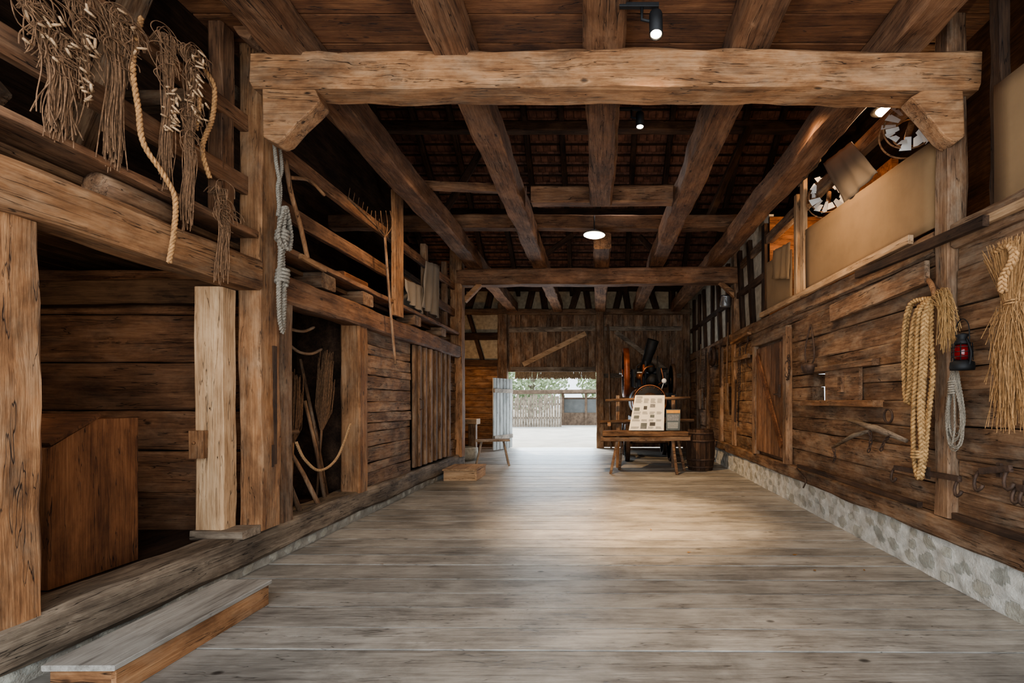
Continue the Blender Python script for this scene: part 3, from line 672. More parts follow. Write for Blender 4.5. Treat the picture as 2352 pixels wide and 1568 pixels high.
wheel('flywheel',.66,12.3,2.22,.63,.14,'redpaint',6,.07)
wheel('flywheel',1.86,12.3,2.0,.45,.08,'iron',6,.05)
for x in (.68,1.78):
    for y in (12.0,13.4): wheel('wheel',x,y,.46,.46,.11,'iron',10)
m=MB(); m.tube([(.5,12.3,2.22),(1.75,12.3,2.22)],.035,10); put('crankshaft',m,'steel',parent=en)
m=MB(); m.bar((.85,11.8,1.02),(.85,13.6,1.02),.1,.14); m.bar((1.6,11.8,1.02),(1.6,13.6,1.02),.1,.14); m.tube([(.62,12,.46),(1.84,12,.46)],.035,8); m.tube([(.62,13.4,.46),(1.84,13.4,.46)],.035,8)
for x in(.85,1.6):
    for y in (12,13.4): m.bar((x,y,.46),(x,y,1.0),.08,.1)
put('chassis',m,'iron',parent=en)
m=MB(); p0=Vector((1.13,12.4,2.28)); ax=Vector((.24,-.2,.80)); m.lathe([(.05,-.3),(.09,-.1),(.12,0),(.125,.45),(.14,.5),(.15,.82),(.135,.83),(.12,.7),(.02,.6)],p0,ax,24); put('chimney',m,'black',parent=en)
m=MB(); m.bar((1.0,12.0,1.98),(1.0,12.7,1.98),.22,.26); m.lathe([(.02,0),(.12,0),(.12,.5),(.02,.52)],(1.3,11.9,2.02),(0,1,0),20); m.bar((1.5,12.2,1.85),(1.5,12.2,2.35),.1,.14); m.bar((.85,12.25,1.85),(.85,12.25,2.3),.1,.14); m.lathe([(.01,0),(.05,0),(.1,.05),(.1,.2),(.03,.25)],(1.3,12.2,2.2),n=16)
m.bar((1.15,12.1,1.9),(1.15,12.1,2.5),.05,.05); m.bar((1.6,12.0,1.9),(1.6,12.0,2.2),.12,.3)
for k in range(5): m.lathe([(.05,0),(.15,0),(.15,.02),(.05,.02)],(1.3,11.95+k*.08,2.02),(0,1,0),20)
m.tube([(.9,11.85,1.95),(.9,11.85,2.35),(1.05,11.85,2.45)],.02,6); m.tube([(1.4,11.8,1.9),(1.42,11.8,2.6)],.018,6)
put('cylinder_block',m,'black',parent=en)
m=MB(); m.bar((.95,12.6,2.1),(1.75,12.6,2.1),.5,.5,bv=.06); put('upper_tank',m,'black',parent=en)
m=MB(); m.tube(smooth([(1.05,11.9,1.9),(1.02,11.75,2.1),(1.12,11.7,2.3),(1.3,11.8,2.35)],6),.02,8); put('pipe',m,'brass',parent=en)
m=MB(); m.tube(smooth([(1.45,11.9,1.9),(1.55,11.75,2.0),(1.5,11.75,2.3)],6),.018,8); put('pipe',m,'brass',parent=en)
m=MB(); m.lathe([(.01,0),(.07,0),(.09,.03),(.02,.1)],(.98,11.85,2.1),(0,-1,.2),18); put('oil_cup',m,'brass',parent=en)
wheel('governor_wheel',1.08,11.85,2.28,.12,.04,'redpaint',5,.025)
m=MB(); m.lathe([(.01,0),(.055,0),(.06,-.03),(.01,-.035)],(1.55,11.6,1.98),(0,1,0),20); m.tube([(1.55,11.62,1.95),(1.5,11.75,1.75)],.01,6); put('gauge',m,'white',parent=en)
m=MB(); m.bar((1.75,12.0,1.3),(1.75,13.0,1.3),.35,.8,bv=.05); put('side_tank',m,'black',parent=en)
m=MB(); m.bar((1.9,12.4,1.7),(1.9,12.4,2.6),.06,.06); put('lever',m,'iron',parent=en)
# ------------------------------------------------------------------ right wall doors, window, boards
d5=empty('door_5',(2.85,7.95,.6),'low brown plank door with diagonal brace','door'); d5['kind']='structure'
m=MB(); y=7.3
while y<8.6:
    m.bar((2.83,y+.1,.62),(2.83,y+.1,2.42),.04,.19,.003,5,.004); y+=.2
put('door_boards',m,'joistZ',parent=d5)
m=MB(); m.bar((2.79,7.35,.8),(2.79,8.5,2.3),.03,.12); put('door_brace',m,'orangeX',parent=d5)
for y in (7.2,8.66):
    m=MB(); m.bar((2.82,y,.55),(2.82,y,2.6),.1,.14,.006,6); put('door_frame',m,'oldZ',parent=d5)
m=MB(); m.bar((2.82,7.15,2.55),(2.82,8.75,2.55),.1,.16,.006,6); put('door_frame',m,'oldY',parent=d5)
m=MB(); m.bar((2.79,7.45,1.55),(2.79,7.45,1.75),.03,.05); m.tube([(2.78,7.45,1.6),(2.72,7.5,1.6)],.012,6); put('door_latch',m,'iron',parent=d5)
m=MB(); m.bar((2.83,5.2,1.67),(2.83,5.98,1.67),.04,.44,.003,4); m.bar((2.79,5.55,1.6),(2.79,5.55,1.78),.04,.08); put('sliding_shutter',m,'oldY','sliding wooden shutter beside the small window hole','shutter')
timber('wall_board',(2.82,4.85,1.47),(2.82,6.6,1.47),.12,.07,'gold','narrow wooden guide rail below the shutter','rail',.003)
timber('wall_board',(2.82,4.9,1.9),(2.82,6.5,1.9),.08,.07,'old','narrow wooden guide rail above the shutter','rail',.004)
timber('wall_board',(2.8,4.1,2.6),(2.8,5.8,2.55),.05,.2,'old','loose cracked board fixed to the log wall','board',.01)
timber('wall_board',(2.8,9.0,2.35),(2.8,10.0,2.35),.05,.08,'old','peg rail fixed to the log wall','rail',.004)
timber('wall_board',(2.74,4.1,.61),(2.74,6.6,.60),.05,.05,'dark','thin dark pole lying on the sill','pole',.006)
timber('wall_board',(2.74,1.5,.61),(2.74,3.7,.61),.05,.05,'dark','thin dark pole lying on the sill','pole',.006)
wt=empty('whippletree',(2.77,4.9,1.2),'old wooden whippletree with iron chains on the wall','harness')
m=MB(); m.tube([side(2.76,1950,965),side(2.74,2015,985),side(2.76,2082,1012)],[.02,.036,.02],8); put('main_bar',m,'greyY',parent=wt)
m=MB(); m.tube([side(2.76,1912,1028),side(2.74,1960,1000),side(2.76,2010,985)],[.014,.026,.014],8); put('swing_bar',m,'greyY',parent=wt)
def chain(pts,k=1.0):
    m=MB(); P=resample(smooth(pts,10),.032*k)
    for i in range(len(P)-1):
        c=(P[i]+P[i+1])/2; d_=(P[i+1]-P[i]).normalized(); s_=d_.cross(Vector((1,0,0))).normalized() if i%2 else Vector((1,0,0))
        m.tube([c+d_*.022*k*math.cos(a)+s_*.010*k*math.sin(a) for a in [2*math.pi*j/8 for j in range(8)]],.0045*k,5,closed=True)
    return m
for pts in ([(1915,1030),(1918,1050),(1912,1064)],[(1998,990),(2000,1015),(1992,1045)],[(2045,1000),(2032,1012),(2022,1038)]):
    put('iron_chain',chain([side(2.73,*p) for p in pts],1.4),'iron',parent=wt)
m=MB(); m.ring(side(2.74,2040,955),(1,0,0),.065,.011,20,6); put('iron_ring',m,'iron',parent=wt)
def hookpiece(pts,r,lab,nm='iron_hook',mat='iron',sm=True):
    m=MB(); m.tube(smooth(pts,6) if sm else pts,r,7); return put(nm,m,mat,lab,'hook')
def hookbar(u0,v0,u1,v1,sz,lab):
    a=side(2.76,u0,v0); b=side(2.76,u1,v1); m=MB()
    m.bar(a,b,.03,.045,.003,6)
    for p in (a,b):
        m.tube([p+Vector((-.01+.014*math.cos(t),0.0+sz*.6*math.sin(t),-sz+sz*math.cos(t)*1.0)) for t in (0,.5,1,1.5,2,2.6,3.2,3.9,4.4)],.013,6)
    m.bar(a.lerp(b,.5)+Vector((.03,0,-.05)),a.lerp(b,.5)+Vector((.03,0,.05)),.02,.04)
    put('iron_hook_bar',m,'iron',lab,'hook')
hookbar(2056,1074,2205,1100,.065,'rusty iron bar with hooks on the log wall')
hookbar(2252,1082,2322,1076,.07,'forged iron wagon hook bar on the log wall')
hookbar(2338,1120,2356,1122,.05,'small forged iron hook on the log wall')
hookpiece([side(2.76,1830,1075),side(2.74,1850,1100),side(2.72,1845,1120)],.01,'small iron staple near the sill')
hookpiece([side(2.85,2130,640),side(2.74,2140,655),side(2.70,2150,690)],.022,'stubby wooden peg holding the straw rope','wooden_peg','goldZ')
m=MB(); m.tube(smooth([side(2.8,1862,745),side(2.78,1850,800),side(2.78,1852,830),side(2.76,1858,838),side(2.78,1868,830),side(2.78,1870,800),side(2.8,1863,745)],5),.012,5); m.lathe([(.01,0),(.07,.02),(.1,.1),(.1,.14),(.08,.1),(.02,.04)],side(2.74,1858,860),(0,0,1),14); put('strapped_bell',m,'iron','dark cattle bell hanging on a leather strap','bell')
bs=empty('straw_braid',side(2.74,2112,1100),'golden braided straw rope hank hanging from a peg','rope')
def sp(u,v,X=2.72): return side(X,u,v)
# looped hank: each strand runs down, turns at the bottom and comes back up to the peg
for pts,r in (([(2140,685,2.72),(2092,700,2.71),(2078,780,2.70),(2079,870,2.70),(2084,925,2.69),(2092,880,2.68),(2096,780,2.68),(2110,712,2.70),(2140,692,2.72)],.028),([(2138,688,2.70),(2112,720,2.68),(2104,850,2.66),(2098,960,2.66),(2100,1050,2.67),(2110,1098,2.68),(2120,1040,2.67),(2116,930,2.66),(2122,820,2.66),(2126,730,2.68),(2140,694,2.7)],.030),([(2140,690,2.72),(2138,770,2.7),(2142,860,2.69),(2132,960,2.68),(2124,1060,2.70)],.026)):
    m=MB(); twist(m,[sp(*p) for p in pts],r,.10,3,True,6); put('braid',m,'straw',parent=bs)
m=MB(); m.coil(sp(2110,1052,2.67),(0,0,1),.05,.012,3,.024); put('binding',m,'straw',parent=bs)
m=MB()
for i in range(130):
    a=sp(2145,690,2.7); m.tube(smooth([a,a+Vector((R.uniform(-.05,0),R.uniform(-.22,-.05),R.uniform(-.05,.06))),a+Vector((R.uniform(-.06,.0),R.uniform(-.3,-.1),R.uniform(-.45,-.1)))],3),.0022,4)
put('loose_straw',m,'straw',parent=bs,kind='stuff')
def hank(name,p,ly,lz,n_,r,mat,lab,par=None,twists=True):
    m=MB()
    for i in range(n_):
        w=ly*R.uniform(.35,1); h=lz*R.uniform(.72,1); ox=R.uniform(-.03,.03); oy=R.uniform(-.3,.3)*ly; pts=[]
        for k in range(15):
            a=2*math.pi*k/14; pts.append(Vector(p)+Vector((ox+R.uniform(-.004,.004),oy*(1-math.cos(a))/2+math.sin(a)*w*(.25+.75*(1-math.cos(a))/2),-h*(1-math.cos(a))/2)))
        if twists: twist(m,pts,r,.05,2,False,4)
        else: m.tube(smooth(pts,2),r,5)
    return put(name,m,mat,lab,'rope' if par is None else None,parent=par)
gr=empty('grey_rope_hank',side(2.72,2185,1040),'coiled thin grey rope hanging on the post','rope')
hank('coil',side(2.70,2190,850),.13,.62,9,.007,'greyrope',None,gr)
m=MB(); m.coil(Vector(side(2.70,2190,905)),(0,0,1),.03,.009,6,.018); put('binding',m,'greyrope',parent=gr)
ln=empty('lantern',side(2.68,2210,850),'black barn lantern with red glass','lantern'); c=side(2.68,2210,850)
m=MB(); m.lathe([(.01,0),(.075,0),(.08,.02),(.075,.06),(.04,.075),(.01,.08)],c,n=20); put('base',m,'black',parent=ln)
m=MB(); m.lathe([(.035,.075),(.055,.1),(.06,.14),(.045,.18),(.03,.19)],c,n=20); put('globe',m,'redglass',parent=ln)
m=MB(); m.lathe([(.04,.19),(.055,.195),(.04,.22),(.03,.24),(.045,.26),(.01,.275)],c,n=20); put('cap',m,'black',parent=ln)
m=MB()
for s_ in (-1,1): m.tube(smooth([c+Vector((0,s_*.07,.03)),c+Vector((0,s_*.085,.13)),c+Vector((0,s_*.04,.23))],5),.008,6)
for k in range(8):
    a=k*.785; m.tube([c+Vector((math.cos(a)*.065,math.sin(a)*.065,.07)),c+Vector((math.cos(a)*.06,math.sin(a)*.06,.2))],.0035,4)
for z in (.1,.135,.17): m.ring(c+Vector((0,0,z)),(0,0,1),.066,.003,20,4)
m.tube(smooth([c+Vector((0,-.07,.2)),c+Vector((0,-.06,.33)),c+Vector((0,0,.38)),c+Vector((0,.06,.33)),c+Vector((0,.07,.2))],5),.004,5); put('frame',m,'black',parent=ln)
sh=empty('straw_sheaf',side(2.66,2320,950),'loose bundle of brown straw tied and hung upside down','straw sheaf')
m=MB(); tp=side(2.66,2328,600)
for i in range(420):
    o=Vector((R.uniform(-.05,.04),R.gauss(0,.04),R.uniform(-.02,.1))); e=Vector((R.uniform(-.05,.02),R.gauss(0,.085)-.01,-R.uniform(.4,1.12)))
    m.tube([tp+o+Vector((0,R.gauss(0,.07),.06)),tp+o*.6+Vector((0,R.gauss(0,.012),-.28)),tp+e*.6+Vector((R.gauss(0,.02),R.gauss(0,.03),0)),tp+e],.0023,4)
put('straw_stalks',m,'drystraw',parent=sh,kind='stuff')
m=MB(); twist(m,[tp+Vector((-.03,.09,.10)),tp+Vector((-.04,-.02,.1)),tp+Vector((-.05,-.06,0)),tp+Vector((-.05,.02,-.1)),tp+Vector((-.05,.02,-.2))],.026,.09,3,True,6); put('straw_knot',m,'drystraw',parent=sh)
m=MB(); m.coil(tp+Vector((0,0,-.28)),(0,0,1),.05,.006,2,.018); put('binding',m,'drystraw',parent=sh)
# ------------------------------------------------------------------ left hanging cord hanks
def cordhank(u,v0,v1,wid,npeg,peg0,peg1,X=-2.98,mat='cord',ns=26):
    tp=side(X,u,v0); bt=side(X,u,v1); L=tp.z-bt.z
    e=empty('cord_hank',bt,'hank of thin brown cords hung over the loft rail','cord bundle',group='cord hanks on the loft rail')
    m=MB()
    for i in range(ns):
        yy=R.gauss(0,wid*.33); o=Vector((R.uniform(-.03,.05),yy,0)); b=Vector((R.uniform(-.03,.05),yy*.8+R.gauss(0,wid*.12),-L*R.uniform(.75,1)))
        mid=Vector((R.uniform(0,.06),yy*.6+R.gauss(0,wid*.2),-L*.4))
        m.tube(smooth([tp+o+Vector((-.06,0,-.02)),tp+o+Vector((0,0,.02)),tp+mid*.5+o*.5,tp+mid,tp+mid.lerp(b,.6)+Vector((0,R.gauss(0,.012),0)),tp+b],4),.0032,4)
    for i in range(12):
        c=tp+Vector((.05,R.gauss(0,wid*.4),-R.uniform(0,L*.35))); w_=R.uniform(.04,.12); k_=R.uniform(.5,1.2)
        m.tube(smooth([c+Vector((R.uniform(-.01,.02),math.cos(a)*w_,math.sin(a)*w_*k_)) for a in (0,.8,1.6,2.4,3.2,4.1,5)],4),.0028,4)
    put('cord_strands',m,mat,parent=e,kind='stuff')
    for i in range(npeg):
        z=R.uniform(peg0,peg1); c=tp+Vector((R.uniform(.03,.09),R.gauss(0,wid*.4),-L*z)); d_=Vector((R.uniform(-.4,.4),R.uniform(-1,1),R.uniform(-.5,.5))).normalized()*.026
        m=MB(); m.tube([c-d_,c,c+d_],[.006,.008,.006],6); put('wooden_peg',m,'paleX',parent=e)
cordhank(85,15,150,.12,12,0,.9,ns=24); cordhank(125,90,325,.12,4,0,.2,ns=90); cordhank(180,0,245,.07,26,.1,.95,ns=30); cordhank(255,30,400,.09,4,0,.3,ns=66); cordhank(285,60,210,.06,4,0,.5,ns=24)
cordhank(375,90,440,.07,28,.3,.62,X=-2.95,ns=56); cordhank(435,120,290,.10,36,0,.95,X=-2.94,ns=28); cordhank(425,250,535,.06,0,0,1,X=-2.92,ns=50); cordhank(505,440,655,.07,0,0,1,X=-2.92,ns=38)
def rope(pts,r,mat,lab,pitch=.09,braid=False,strands=3):
    m=MB(); twist(m,pts,r,pitch,strands,braid,5); return put('hanging_rope',m,mat,lab,'rope')
rope([side(-2.98,325,40),side(-2.93,305,150),side(-2.92,318,250),side(-2.9,330,330),side(-2.88,375,400),side(-2.88,402,455),side(-2.88,400,530),side(-2.88,388,605)],.017,'tanrope','tan twisted hemp rope hanging from the loft rail')
rope([side(-2.95,470,160),side(-2.9,492,200),side(-2.9,488,270),side(-2.9,465,340),side(-2.9,482,410)],.017,'tanrope','tan twisted hemp rope hanging from the loft rail')
rope([side(-2.92,440,180),side(-2.9,458,230),side(-2.9,450,300)],.015,'tanrope','short tan hemp rope end by the cords')
gp=empty('grey_rope_hank',(-2.88,4.28,1.97),'thick grey rope hank hanging on the oak post','rope')
for dy in (-.035,.035):
    m=MB(); twist(m,[(-2.90,4.3+dy,3.8),(-2.88,4.3+dy,3.6),(-2.88,4.3-dy*.5,3.4),(-2.88,4.3+dy*.5,3.15)],.017,.06,3,False,5); put('rope_line',m,'greyrope',parent=gp)
hank('coil',(-2.85,4.33,3.25),.14,.42,4,.017,'greyrope',None,gp); hank('coil',(-2.86,4.30,2.98),.08,1.02,3,.017,'greyrope',None,gp)
m=MB(); m.coil((-2.86,4.30,2.93),(0,.2,1),.045,.016,3,.033); put('binding',m,'greyrope',parent=gp)
m=MB(); m.coil((-2.86,4.30,2.55),(0,.2,1),.045,.016,4,.033); put('binding',m,'greyrope',parent=gp)
sc=empty('scythe_snath',side(-2.93,700,600),'old wooden scythe handle with two grips hung on the loft','tool')
m=MB(); m.tube(smooth([side(-2.93,656,365),side(-2.91,668,440),side(-2.9,690,520),side(-2.9,706,592)],6),.022,8); put('shaft',m,'goldZ',parent=sc)
m=MB(); m.tube(smooth([side(-2.92,668,408),side(-2.9,712,415),side(-2.88,745,448)],5),.018,8); put('grip',m,'goldY',parent=sc)
m=MB(); m.bar(side(-2.92,690,588),side(-2.88,746,620),.04,.05,.004,3); put('grip',m,'goldY',parent=sc)
fk=empty('pitchfork',side(-2.85,905,835),'long wooden pitchfork with curved tines leaning on the wall','pitchfork')
m=MB(); m.tube(smooth([side(-2.85,908,835),side(-2.87,895,690),side(-2.88,884,545)],6),.018,8); put('handle',m,'oldZ',parent=fk)
for dy,u in ((-.15,866),(0,878),(.1,890),(.2,900)):
    m=MB(); m.tube(smooth([side(-2.88,884,545),side(-2.87,u,520),side(-2.84,u-4,484)],5),.006,6); put('tine',m,'chamberZ',parent=fk)
rq=empty('hay_rake',side(-2.9,850,520),'wooden hay rake with peg teeth lying on the rail','rake')
m=MB(); m.tube([side(-2.95,800,455),side(-2.9,885,540)],.014,8); put('head',m,'chamberX',parent=rq)
for k in range(10):
    p=side(-2.95,800,455).lerp(side(-2.9,885,540),k/9); m=MB(); m.tube([p,p+Vector((.02,0,.12))],.004,5); put('tooth',m,'chamberZ',parent=rq)
def drape(name,pts,nx,nz,amp,mat,lab,cat='cloth'):
    a,b,c_,d_=[Vector(p) for p in pts]; m=MB(); vs=[];fs=[]
    for i in range(nx+1):
        for j in range(nz+1):
            u=i/nx;v=j/nz; p=a.lerp(b,u).lerp(d_.lerp(c_,u),v); w=amp*math.sin(u*19+2*noise.noise((u*3,v*2,0)))*(.4+v*.6)
            vs.append(p+Vector((w,0,noise.noise((u*5,v*3,1))*amp)))
    for i in range(nx):
        for j in range(nz): k=i*(nz+1)+j; fs.append((k,k+1,k+nz+2,k+nz+1))
    m.add(vs,fs,.5,True); o=put(name,m,mat,lab,cat); s=o.modifiers.new('t','SOLIDIFY'); s.thickness=.006; return o
drape('hanging_cloth',[side(-2.97,978,598),side(-2.97,1010,610),side(-2.95,1008,730),side(-2.95,968,705)],24,10,.03,'linen','pale patterned cloth draped over the loft rail')
drape('hanging_cloth',[side(-2.97,930,640),side(-2.97,975,660),side(-2.95,972,720),side(-2.95,935,690)],24,10,.03,'linen','greyish cloth draped over the loft rail')
m=MB(); m.lathe([(.02,0),(.14,0),(.18,.1),(.17,.3),(.12,.36),(.02,.37)],(-3.25,8.0,2.98),n=16); put('cloth_sack',m,'linen','small stuffed linen sack on the ledge','sack')
m=MB(); m.bar((-3.3,5.9,3.04),(-3.3,6.5,3.04),.3,.12,.004,3); put('wooden_crate',m,'orangeY','flat reddish wooden box on the loft ledge','box')
m=MB(); m.bar((-3.3,6.6,3.01),(-3.25,7.4,3.01),.25,.05,.01,4); put('stacked_board',m,'greyY','loose grey board lying on the ledge','board')
# ------------------------------------------------------------------ right loft items
def reel(c,r,lab):
    e=empty('winding_reel',Vector(c)-Vector((0,0,r)),lab,'reel',group='white bladed reels in the loft'); c=Vector(c)
    ax=Vector((-.45,-1,.1)).normalized()
    for dd_,kk,tt in ((0,1,.009),(.12,.9,.008),(0,.55,.008)):
        m=MB(); m.ring(c+ax*dd_,ax,r*kk,tt,36,6); put('hoop',m,'goldX',parent=e)
    u=ax.orthogonal().normalized(); w=ax.cross(u)
    m=MB(); m.tube([c-ax*.1,c+ax*.16],.03,10); put('hub',m,'goldX',parent=e)
    for k in range(18):
        a=2*math.pi*k/18+R.uniform(-.15,.15); d_=u*math.cos(a)+w*math.sin(a); t=(-u*math.sin(a)+w*math.cos(a)+ax*R.uniform(.0,1.0)).normalized(); k1=R.uniform(.75,1.02)
        m=MB(); p0=c+ax*.13+d_*r*R.uniform(.3,.6);p1=c+d_*r*k1+ax*R.uniform(.1,.18); m.add([p0-t*.025,p0+t*.025,p1+t*.05,p1-t*.05],[(0,1,2,3)]); put('blade',m,'white',parent=e)
reel((2.98,4.62,4.08),.25,'round hoop reel with white blades hanging in the loft'); reel((3.08,6.45,4.22),.27,'round hoop reel with white blades hanging in the loft')
drape('hanging_cloth',[side(2.80,1890,375),side(2.80,1955,325),side(2.82,2015,395),side(2.84,1940,470)],20,12,.012,'brownlinen','grey-brown linen cloth hanging from the loft rail')
drape('hanging_cloth',[side(2.80,1838,340),side(2.80,1885,300),side(2.82,1885,370),side(2.82,1832,430)],20,12,.012,'brownlinen','grey-brown linen cloth hanging from the joist')
drape('hanging_cloth',[side(2.78,1776,575),side(2.78,1815,555),side(2.78,1812,640),side(2.78,1772,640)],16,10,.02,'burlap','small tan sack cloth hooked on the loft post')
m=MB()
for i in range(260):
    y=R.uniform(5.8,8.2); a=Vector((2.70+R.uniform(-.06,.1),y,4.64)); m.tube([a,a+Vector((R.uniform(-.2,.1),R.uniform(-.2,.2),R.uniform(.0,.3)))],.004,4)
put('dried_plants',m,'drystraw','bundle of dried stalks lying on the joist','dried plants','stuff')
# ------------------------------------------------------------------ tools on right wall (far)
def tool(u,v,L,kind_):
    p=side(2.8,u,v); m=MB()
    if kind_=='sickle':
        m.tube([p,p+Vector((0,0,-.2))],.018,6); m.tube(smooth([p+Vector((0,0,-.2)),p+Vector((0,.15,-.35)),p+Vector((0,.1,-.6)),p+Vector((0,-.1,-.7))],6),.012,5); nm,lb='sickle','dark iron sickle hanging on the log wall'
    elif kind_=='shovel':
        m.tube([p,p+Vector((-.03,0,-L*.7))],.02,7); m.bar(p+Vector((-.03,0,-L*.7)),p+Vector((-.03,0,-L)),.03,.22,taper=.8); nm,lb='shovel','old long-handled shovel hanging on the log wall'
    elif kind_=='collar':
        m.ring(p+Vector((-.04,0,-.3)),(1,0,0),.2,.05,24,8); nm,lb='horse_collar','dark leather horse collar on the log wall'
    elif kind_=='saw':
        m.bar(p,p+Vector((0,.05,-L)),.01,.12); m.tube([p+Vector((0,0,.08)),p],.02,6); nm,lb='saw','old hand saw hanging on the log wall'
    else:
        m=chain([p,p+Vector((-.02,.06,-L*.5)),p+Vector((-.02,.03,-L)),p+Vector((-.02,-.03,-L)),p+Vector((-.02,-.06,-L*.5)),p+Vector((0,-.005,0))],1.5)
        nm,lb='chain_loop','dark iron chain loop hanging on the log wall'
    put(nm,m,'iron' if kind_!='shovel' else 'oldZ',lb,nm.replace('_',' '))
for u,v,L,k in ((1718,760,.9,'sickle'),(1700,790,1.0,'chain'),(1672,740,1.9,'shovel'),(1655,800,.9,'saw'),(1640,790,.8,'collar'),(1622,800,1.2,'chain'),(1610,790,1.8,'shovel'),(1633,870,.8,'chain'),(1600,830,.8,'sickle'),(1690,880,.8,'saw'),(1812,815,.35,'chain')): tool(u,v,L,k)
p=side(2.7,1665,705); m=MB(); m.lathe([(.01,0),(.11,0),(.12,.05),(.1,.22),(.11,.25),(.09,.24),(.08,.05),(.01,.03)],p,(0,-.3,1),18); m.tube(smooth([p+Vector((0,-.1,.2)),p+Vector((-.05,-.2,.15)),p+Vector((0,-.11,.05))],5),.01,6); put('metal_jug',m,'steel','grey metal milk jug hung on the wall','jug')
timber('wall_board',(2.76,8.85,2.75),(2.76,10.0,2.7),.08,.05,'gold','thin wooden shelf rail carrying tools','rail',.004)
for y in (11.2,12.6,13.8): timber('wall_stud',(2.84,y,.56),(2.84,y,2.75),.08,.16,'old','upright stud against the log wall','stud',.006)
m=MB(); m.tube([(.35,14.9,0.02),(.25,15.1,3.9)],.03,7); put('long_pole',m,'oldZ','long brown pole leaning against the barn door','pole')
for i in range(14):
    x=R.uniform(-2.2,2.4);y=R.uniform(2.3,8); a=R.uniform(0,6.28); c=Vector((x,y,.008)); u=Vector((math.cos(a),math.sin(a),0))*R.uniform(.012,.028); w=Vector((-u.y,u.x,0))*.5
    m=MB(); m.add([c-u,c-u*.2+w+Vector((0,0,.006)),c+u+Vector((0,0,.004)),c-u*.2-w],[(0,1,2,3)]); put('dry_leaf',m,'leafdry','tiny curled dry leaf on the floorboards','leaf',group='dry leaves on the floor')
# ------------------------------------------------------------------ lamps and added fill lights
def spot(loc,aim,power,size,blend,col=(1,.68,.38),rad=.04):
    l=bpy.data.lights.new('spot_and_fill_light','SPOT'); l.energy=power; l.spot_size=math.radians(size); l.spot_blend=blend; l.color=col; l.shadow_soft_size=rad
    o=bpy.data.objects.new('spot_and_fill_light',l); COL.objects.link(o); o.location=loc; o.rotation_euler=(Vector(aim)-Vector(loc)).to_track_quat('-Z','Y').to_euler(); return o
def spotlamp(c,ax,lab,k=1):
    c=Vector(c);ax=Vector(ax).normalized(); e=empty('ceiling_spotlight',c,lab,'spotlight')
    m=MB(); m.lathe([(.01,-.17*k),(.045*k,-.17*k),(.048*k,-.16*k),(.048*k,.0),(.042*k,.0),(.04*k,-.02)],c,ax,20)
    put('housing',m,'black',parent=e)
    m=MB(); m.lathe([(.001,-.012),(.038*k,-.012),(.038*k,-.008),(.001,-.006)],c,ax,20); put('lens',m,'lampglow',parent=e)
    m=MB(); s=c-ax*.1; m.tube([s,s+Vector((-.1,0,.02)),s+Vector((-.1,0,.12))],.012,6); m.bar(s+Vector((-.26,0,.12)),s+Vector((.02,0,.12)),.035,.03); put('bracket',m,'black',parent=e)
spotlamp(cross(3.4,1507,80),(.0,-.15,-1),'black cylindrical ceiling spotlight, lit')
spotlamp(cross(5.6,1470,292),(0,-.1,-1),'black cylindrical ceiling spotlight, lit')
lp=empty('pendant_lamp',cross(8.5,1365,540),'round opal disc lamp hanging from the beam, lit','lamp'); c=cross(8.5,1365,540)
m=MB(); m.lathe([(.01,-.015),(.16,-.015),(.19,.0),(.16,.01),(.01,.012)],c,n=28); put('lamp_disc',m,'lampdisc',parent=lp)
m=MB(); m.lathe([(.2,.012),(.2,.02),(.06,.08),(.02,.09)],c,n=28); m.tube([c+Vector((0,0,.08)),c+Vector((0,0,.35))],.01,6); put('lamp_shade',m,'black',parent=lp)
lr=empty('loft_lamp',(3.15,5.3,4.68),'small bright lamp lighting the side loft','lamp'); c=Vector((3.15,5.3,4.68))
m=MB(); m.lathe([(.01,0),(.07,.0),(.09,.03),(.06,.07),(.01,.08)],c,n=18); put('bulb',m,'lampglow',parent=lr)
m=MB(); m.lathe([(.14,.03),(.13,.06),(.04,.12),(.02,.2)],c,n=20); put('lamp_shade',m,'black',parent=lr)
spot(cross(3.4,1507,80)+Vector((0,0,-.03)),(.45,4.3,2.5),120,130,1)
spot(cross(3.4,1507,80)+Vector((0,0,-.03)),(.15,2.4,0),200,56,1)
spot(cross(5.6,1470,292)+Vector((0,0,-.03)),(.38,6.0,0),2100,48,1,rad=.08)
spot(cross(8.5,1365,540)+Vector((0,0,-.04)),(.9,10.4,0),750,105,1)
def pt(loc,p,col=(1,.62,.32),r=.06):
    l=bpy.data.lights.new('lamp_and_fill_light','POINT'); l.energy=p; l.color=col; l.shadow_soft_size=r; o=bpy.data.objects.new('lamp_and_fill_light',l); COL.objects.link(o); o.location=loc
pt((3.15,5.3,4.6),80); pt((3.3,7.6,4.2),45); pt((-3.9,13.5,2.2),40,(1,.6,.3)); pt((.3,8.6,5.6),45,(.9,.82,.78),.2)  # last one is an added fill for the roof tiles, without fixture
pt((-4.4,2.4,2.4),26,(1,.8,.6),.15)  # added fill light to brighten the side chamber, no lamp there
spot((1.9,5.0,4.5),(2.8,6,1.5),190,120,1,(1,.72,.45),.15)  # added warm fill on the right wall, no fixture
spot((-1.9,6.0,4.3),(-3.0,7,1.6),150,130,1,(1,.72,.45),.15)  # same kind of added fill for the left wall
l=bpy.data.lights.new('entrance_daylight','AREA'); l.shape='RECTANGLE'; l.size=5.6; l.size_y=4.0; l.energy=270; l.color=(.88,.955,1.0)
o=bpy.data.objects.new('entrance_daylight',l); COL.objects.link(o); o.location=(-.1,-.6,2.2); o.rotation_euler=(math.radians(90),0,0)
l=bpy.data.lights.new('doorway_daylight','AREA'); l.shape='RECTANGLE'; l.size=2.5; l.size_y=2.1; l.energy=150; l.color=(.74,.88,1.0)
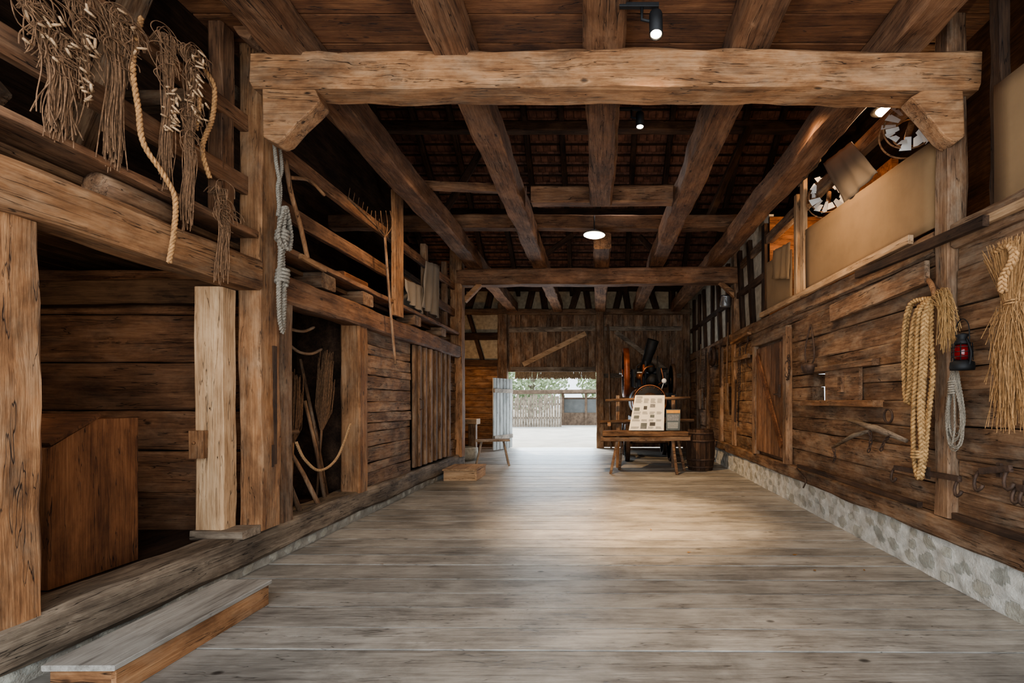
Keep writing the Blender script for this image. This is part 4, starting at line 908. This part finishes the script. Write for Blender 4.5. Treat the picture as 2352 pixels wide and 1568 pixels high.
o=bpy.data.objects.new('doorway_daylight',l); COL.objects.link(o); o.location=(-1.45,15.75,1.1); o.rotation_euler=(math.radians(-90),0,0)
# ------------------------------------------------------------------ outside
m=MB(); m.box((-60,15.36,-.3),(60,100,-.03)); put('ground',m,'gravel','pale gravel yard outside the barn','ground','structure')
fn=empty('slat_fence',(-4.0,28,-.03),'sun-bleached vertical slat fence in the yard','fence')
m=MB(); x=-6.5
while x<-2.3:
    m.bar((x,28,-.03),(x+R.uniform(-.03,.03),28,1.8+R.uniform(-.15,.1)),.13,.03); x+=.155
put('slats',m,'fence',parent=fn)
for z in (.5,1.3):
    m=MB(); m.bar((-6.5,28.05,z),(-2.3,28.05,z),.05,.1); put('rail',m,'fence',parent=fn)
sd=empty('shed',(-.6,31,-.03),'small wooden shed with glazed front and flat roof','shed')
m=MB(); m.box((-2.4,30,-.03),(3.5,33,.75)); m.box((-2.4,30.2,.7),(3.5,33,1.7))
for x in (-2.4,-.95,.5,2): m.box((x,29.95,-.03),(x+.15,30.1,2.0))
put('walls',m,'shedwood',parent=sd)
m=MB(); m.box((-2.25,30.12,.75),(3.3,30.16,1.6)); put('glazing',m,'glassdark',parent=sd)
m=MB(); m.bar((-6.5,31,2.04),(4,31,2.12),2.8,.22); put('roof',m,'shedwood',parent=sd)
for tx,ty,th in ((-20,42,8),(-13,44,7),(-6,42,7),(1.2,43,7),(8.5,42,8)):
    e=empty('tree',(tx,ty,-.03),'leafy green deciduous tree behind the yard','tree',group='trees behind the yard')
    m=MB(); m.tube([(tx,ty,-.03),(tx+.1,ty,th*.3),(tx,ty,th*.6)],[.25,.2,.12],8)
    for k in range(5): a=k*1.3; m.tube([(tx,ty,th*.35),(tx+math.cos(a)*1.6,ty+math.sin(a)*1.6,th*.65)],[.1,.04],6)
    put('trunk',m,'bark',parent=e)
    m=MB()
    for k in range(2400):
        v_=Vector((R.gauss(0,1),R.gauss(0,1),R.gauss(0,1))).normalized()*R.uniform(.5,1); c=Vector((tx+v_.x*3.4,ty+v_.y*3,th*.5+v_.z*th*.46))
        a=Vector((R.uniform(-1,1),R.uniform(-1,1),R.uniform(-1,1))).normalized(); b=a.orthogonal().normalized()
        m.add([c-a*.2,c+b*.13,c+a*.2,c-b*.13],[(0,1,2,3)],R.random())
    put('foliage',m,'leaf',parent=e,kind='stuff')
l=bpy.data.lights.new('sun','SUN'); l.energy=5; l.angle=.02; l.color=(1,.95,.86); o=bpy.data.objects.new('sun',l); COL.objects.link(o); o.rotation_euler=(math.radians(-38),math.radians(-25),0)
w=bpy.data.worlds.new('sky'); bpy.context.scene.world=w; w.use_nodes=True
w.node_tree.nodes['Background'].inputs[0].default_value=(.84,.92,1,1); w.node_tree.nodes['Background'].inputs[1].default_value=2.3
# ------------------------------------------------------------------ camera
cam=bpy.data.cameras.new('camera'); co=bpy.data.objects.new('camera',cam); COL.objects.link(co)
co.location=(0,0,1.5); co.rotation_euler=(math.radians(90),0,0)
cam.sensor_width=36; cam.sensor_fit='HORIZONTAL'; cam.lens=36*F/2352; cam.shift_x=-202/2352; cam.shift_y=136/2352; cam.clip_start=.05
bpy.context.scene.camera=co
vs_=bpy.context.scene.view_settings; vs_.view_transform='AgX'; vs_.look='AgX - Medium High Contrast'; vs_.exposure=.2
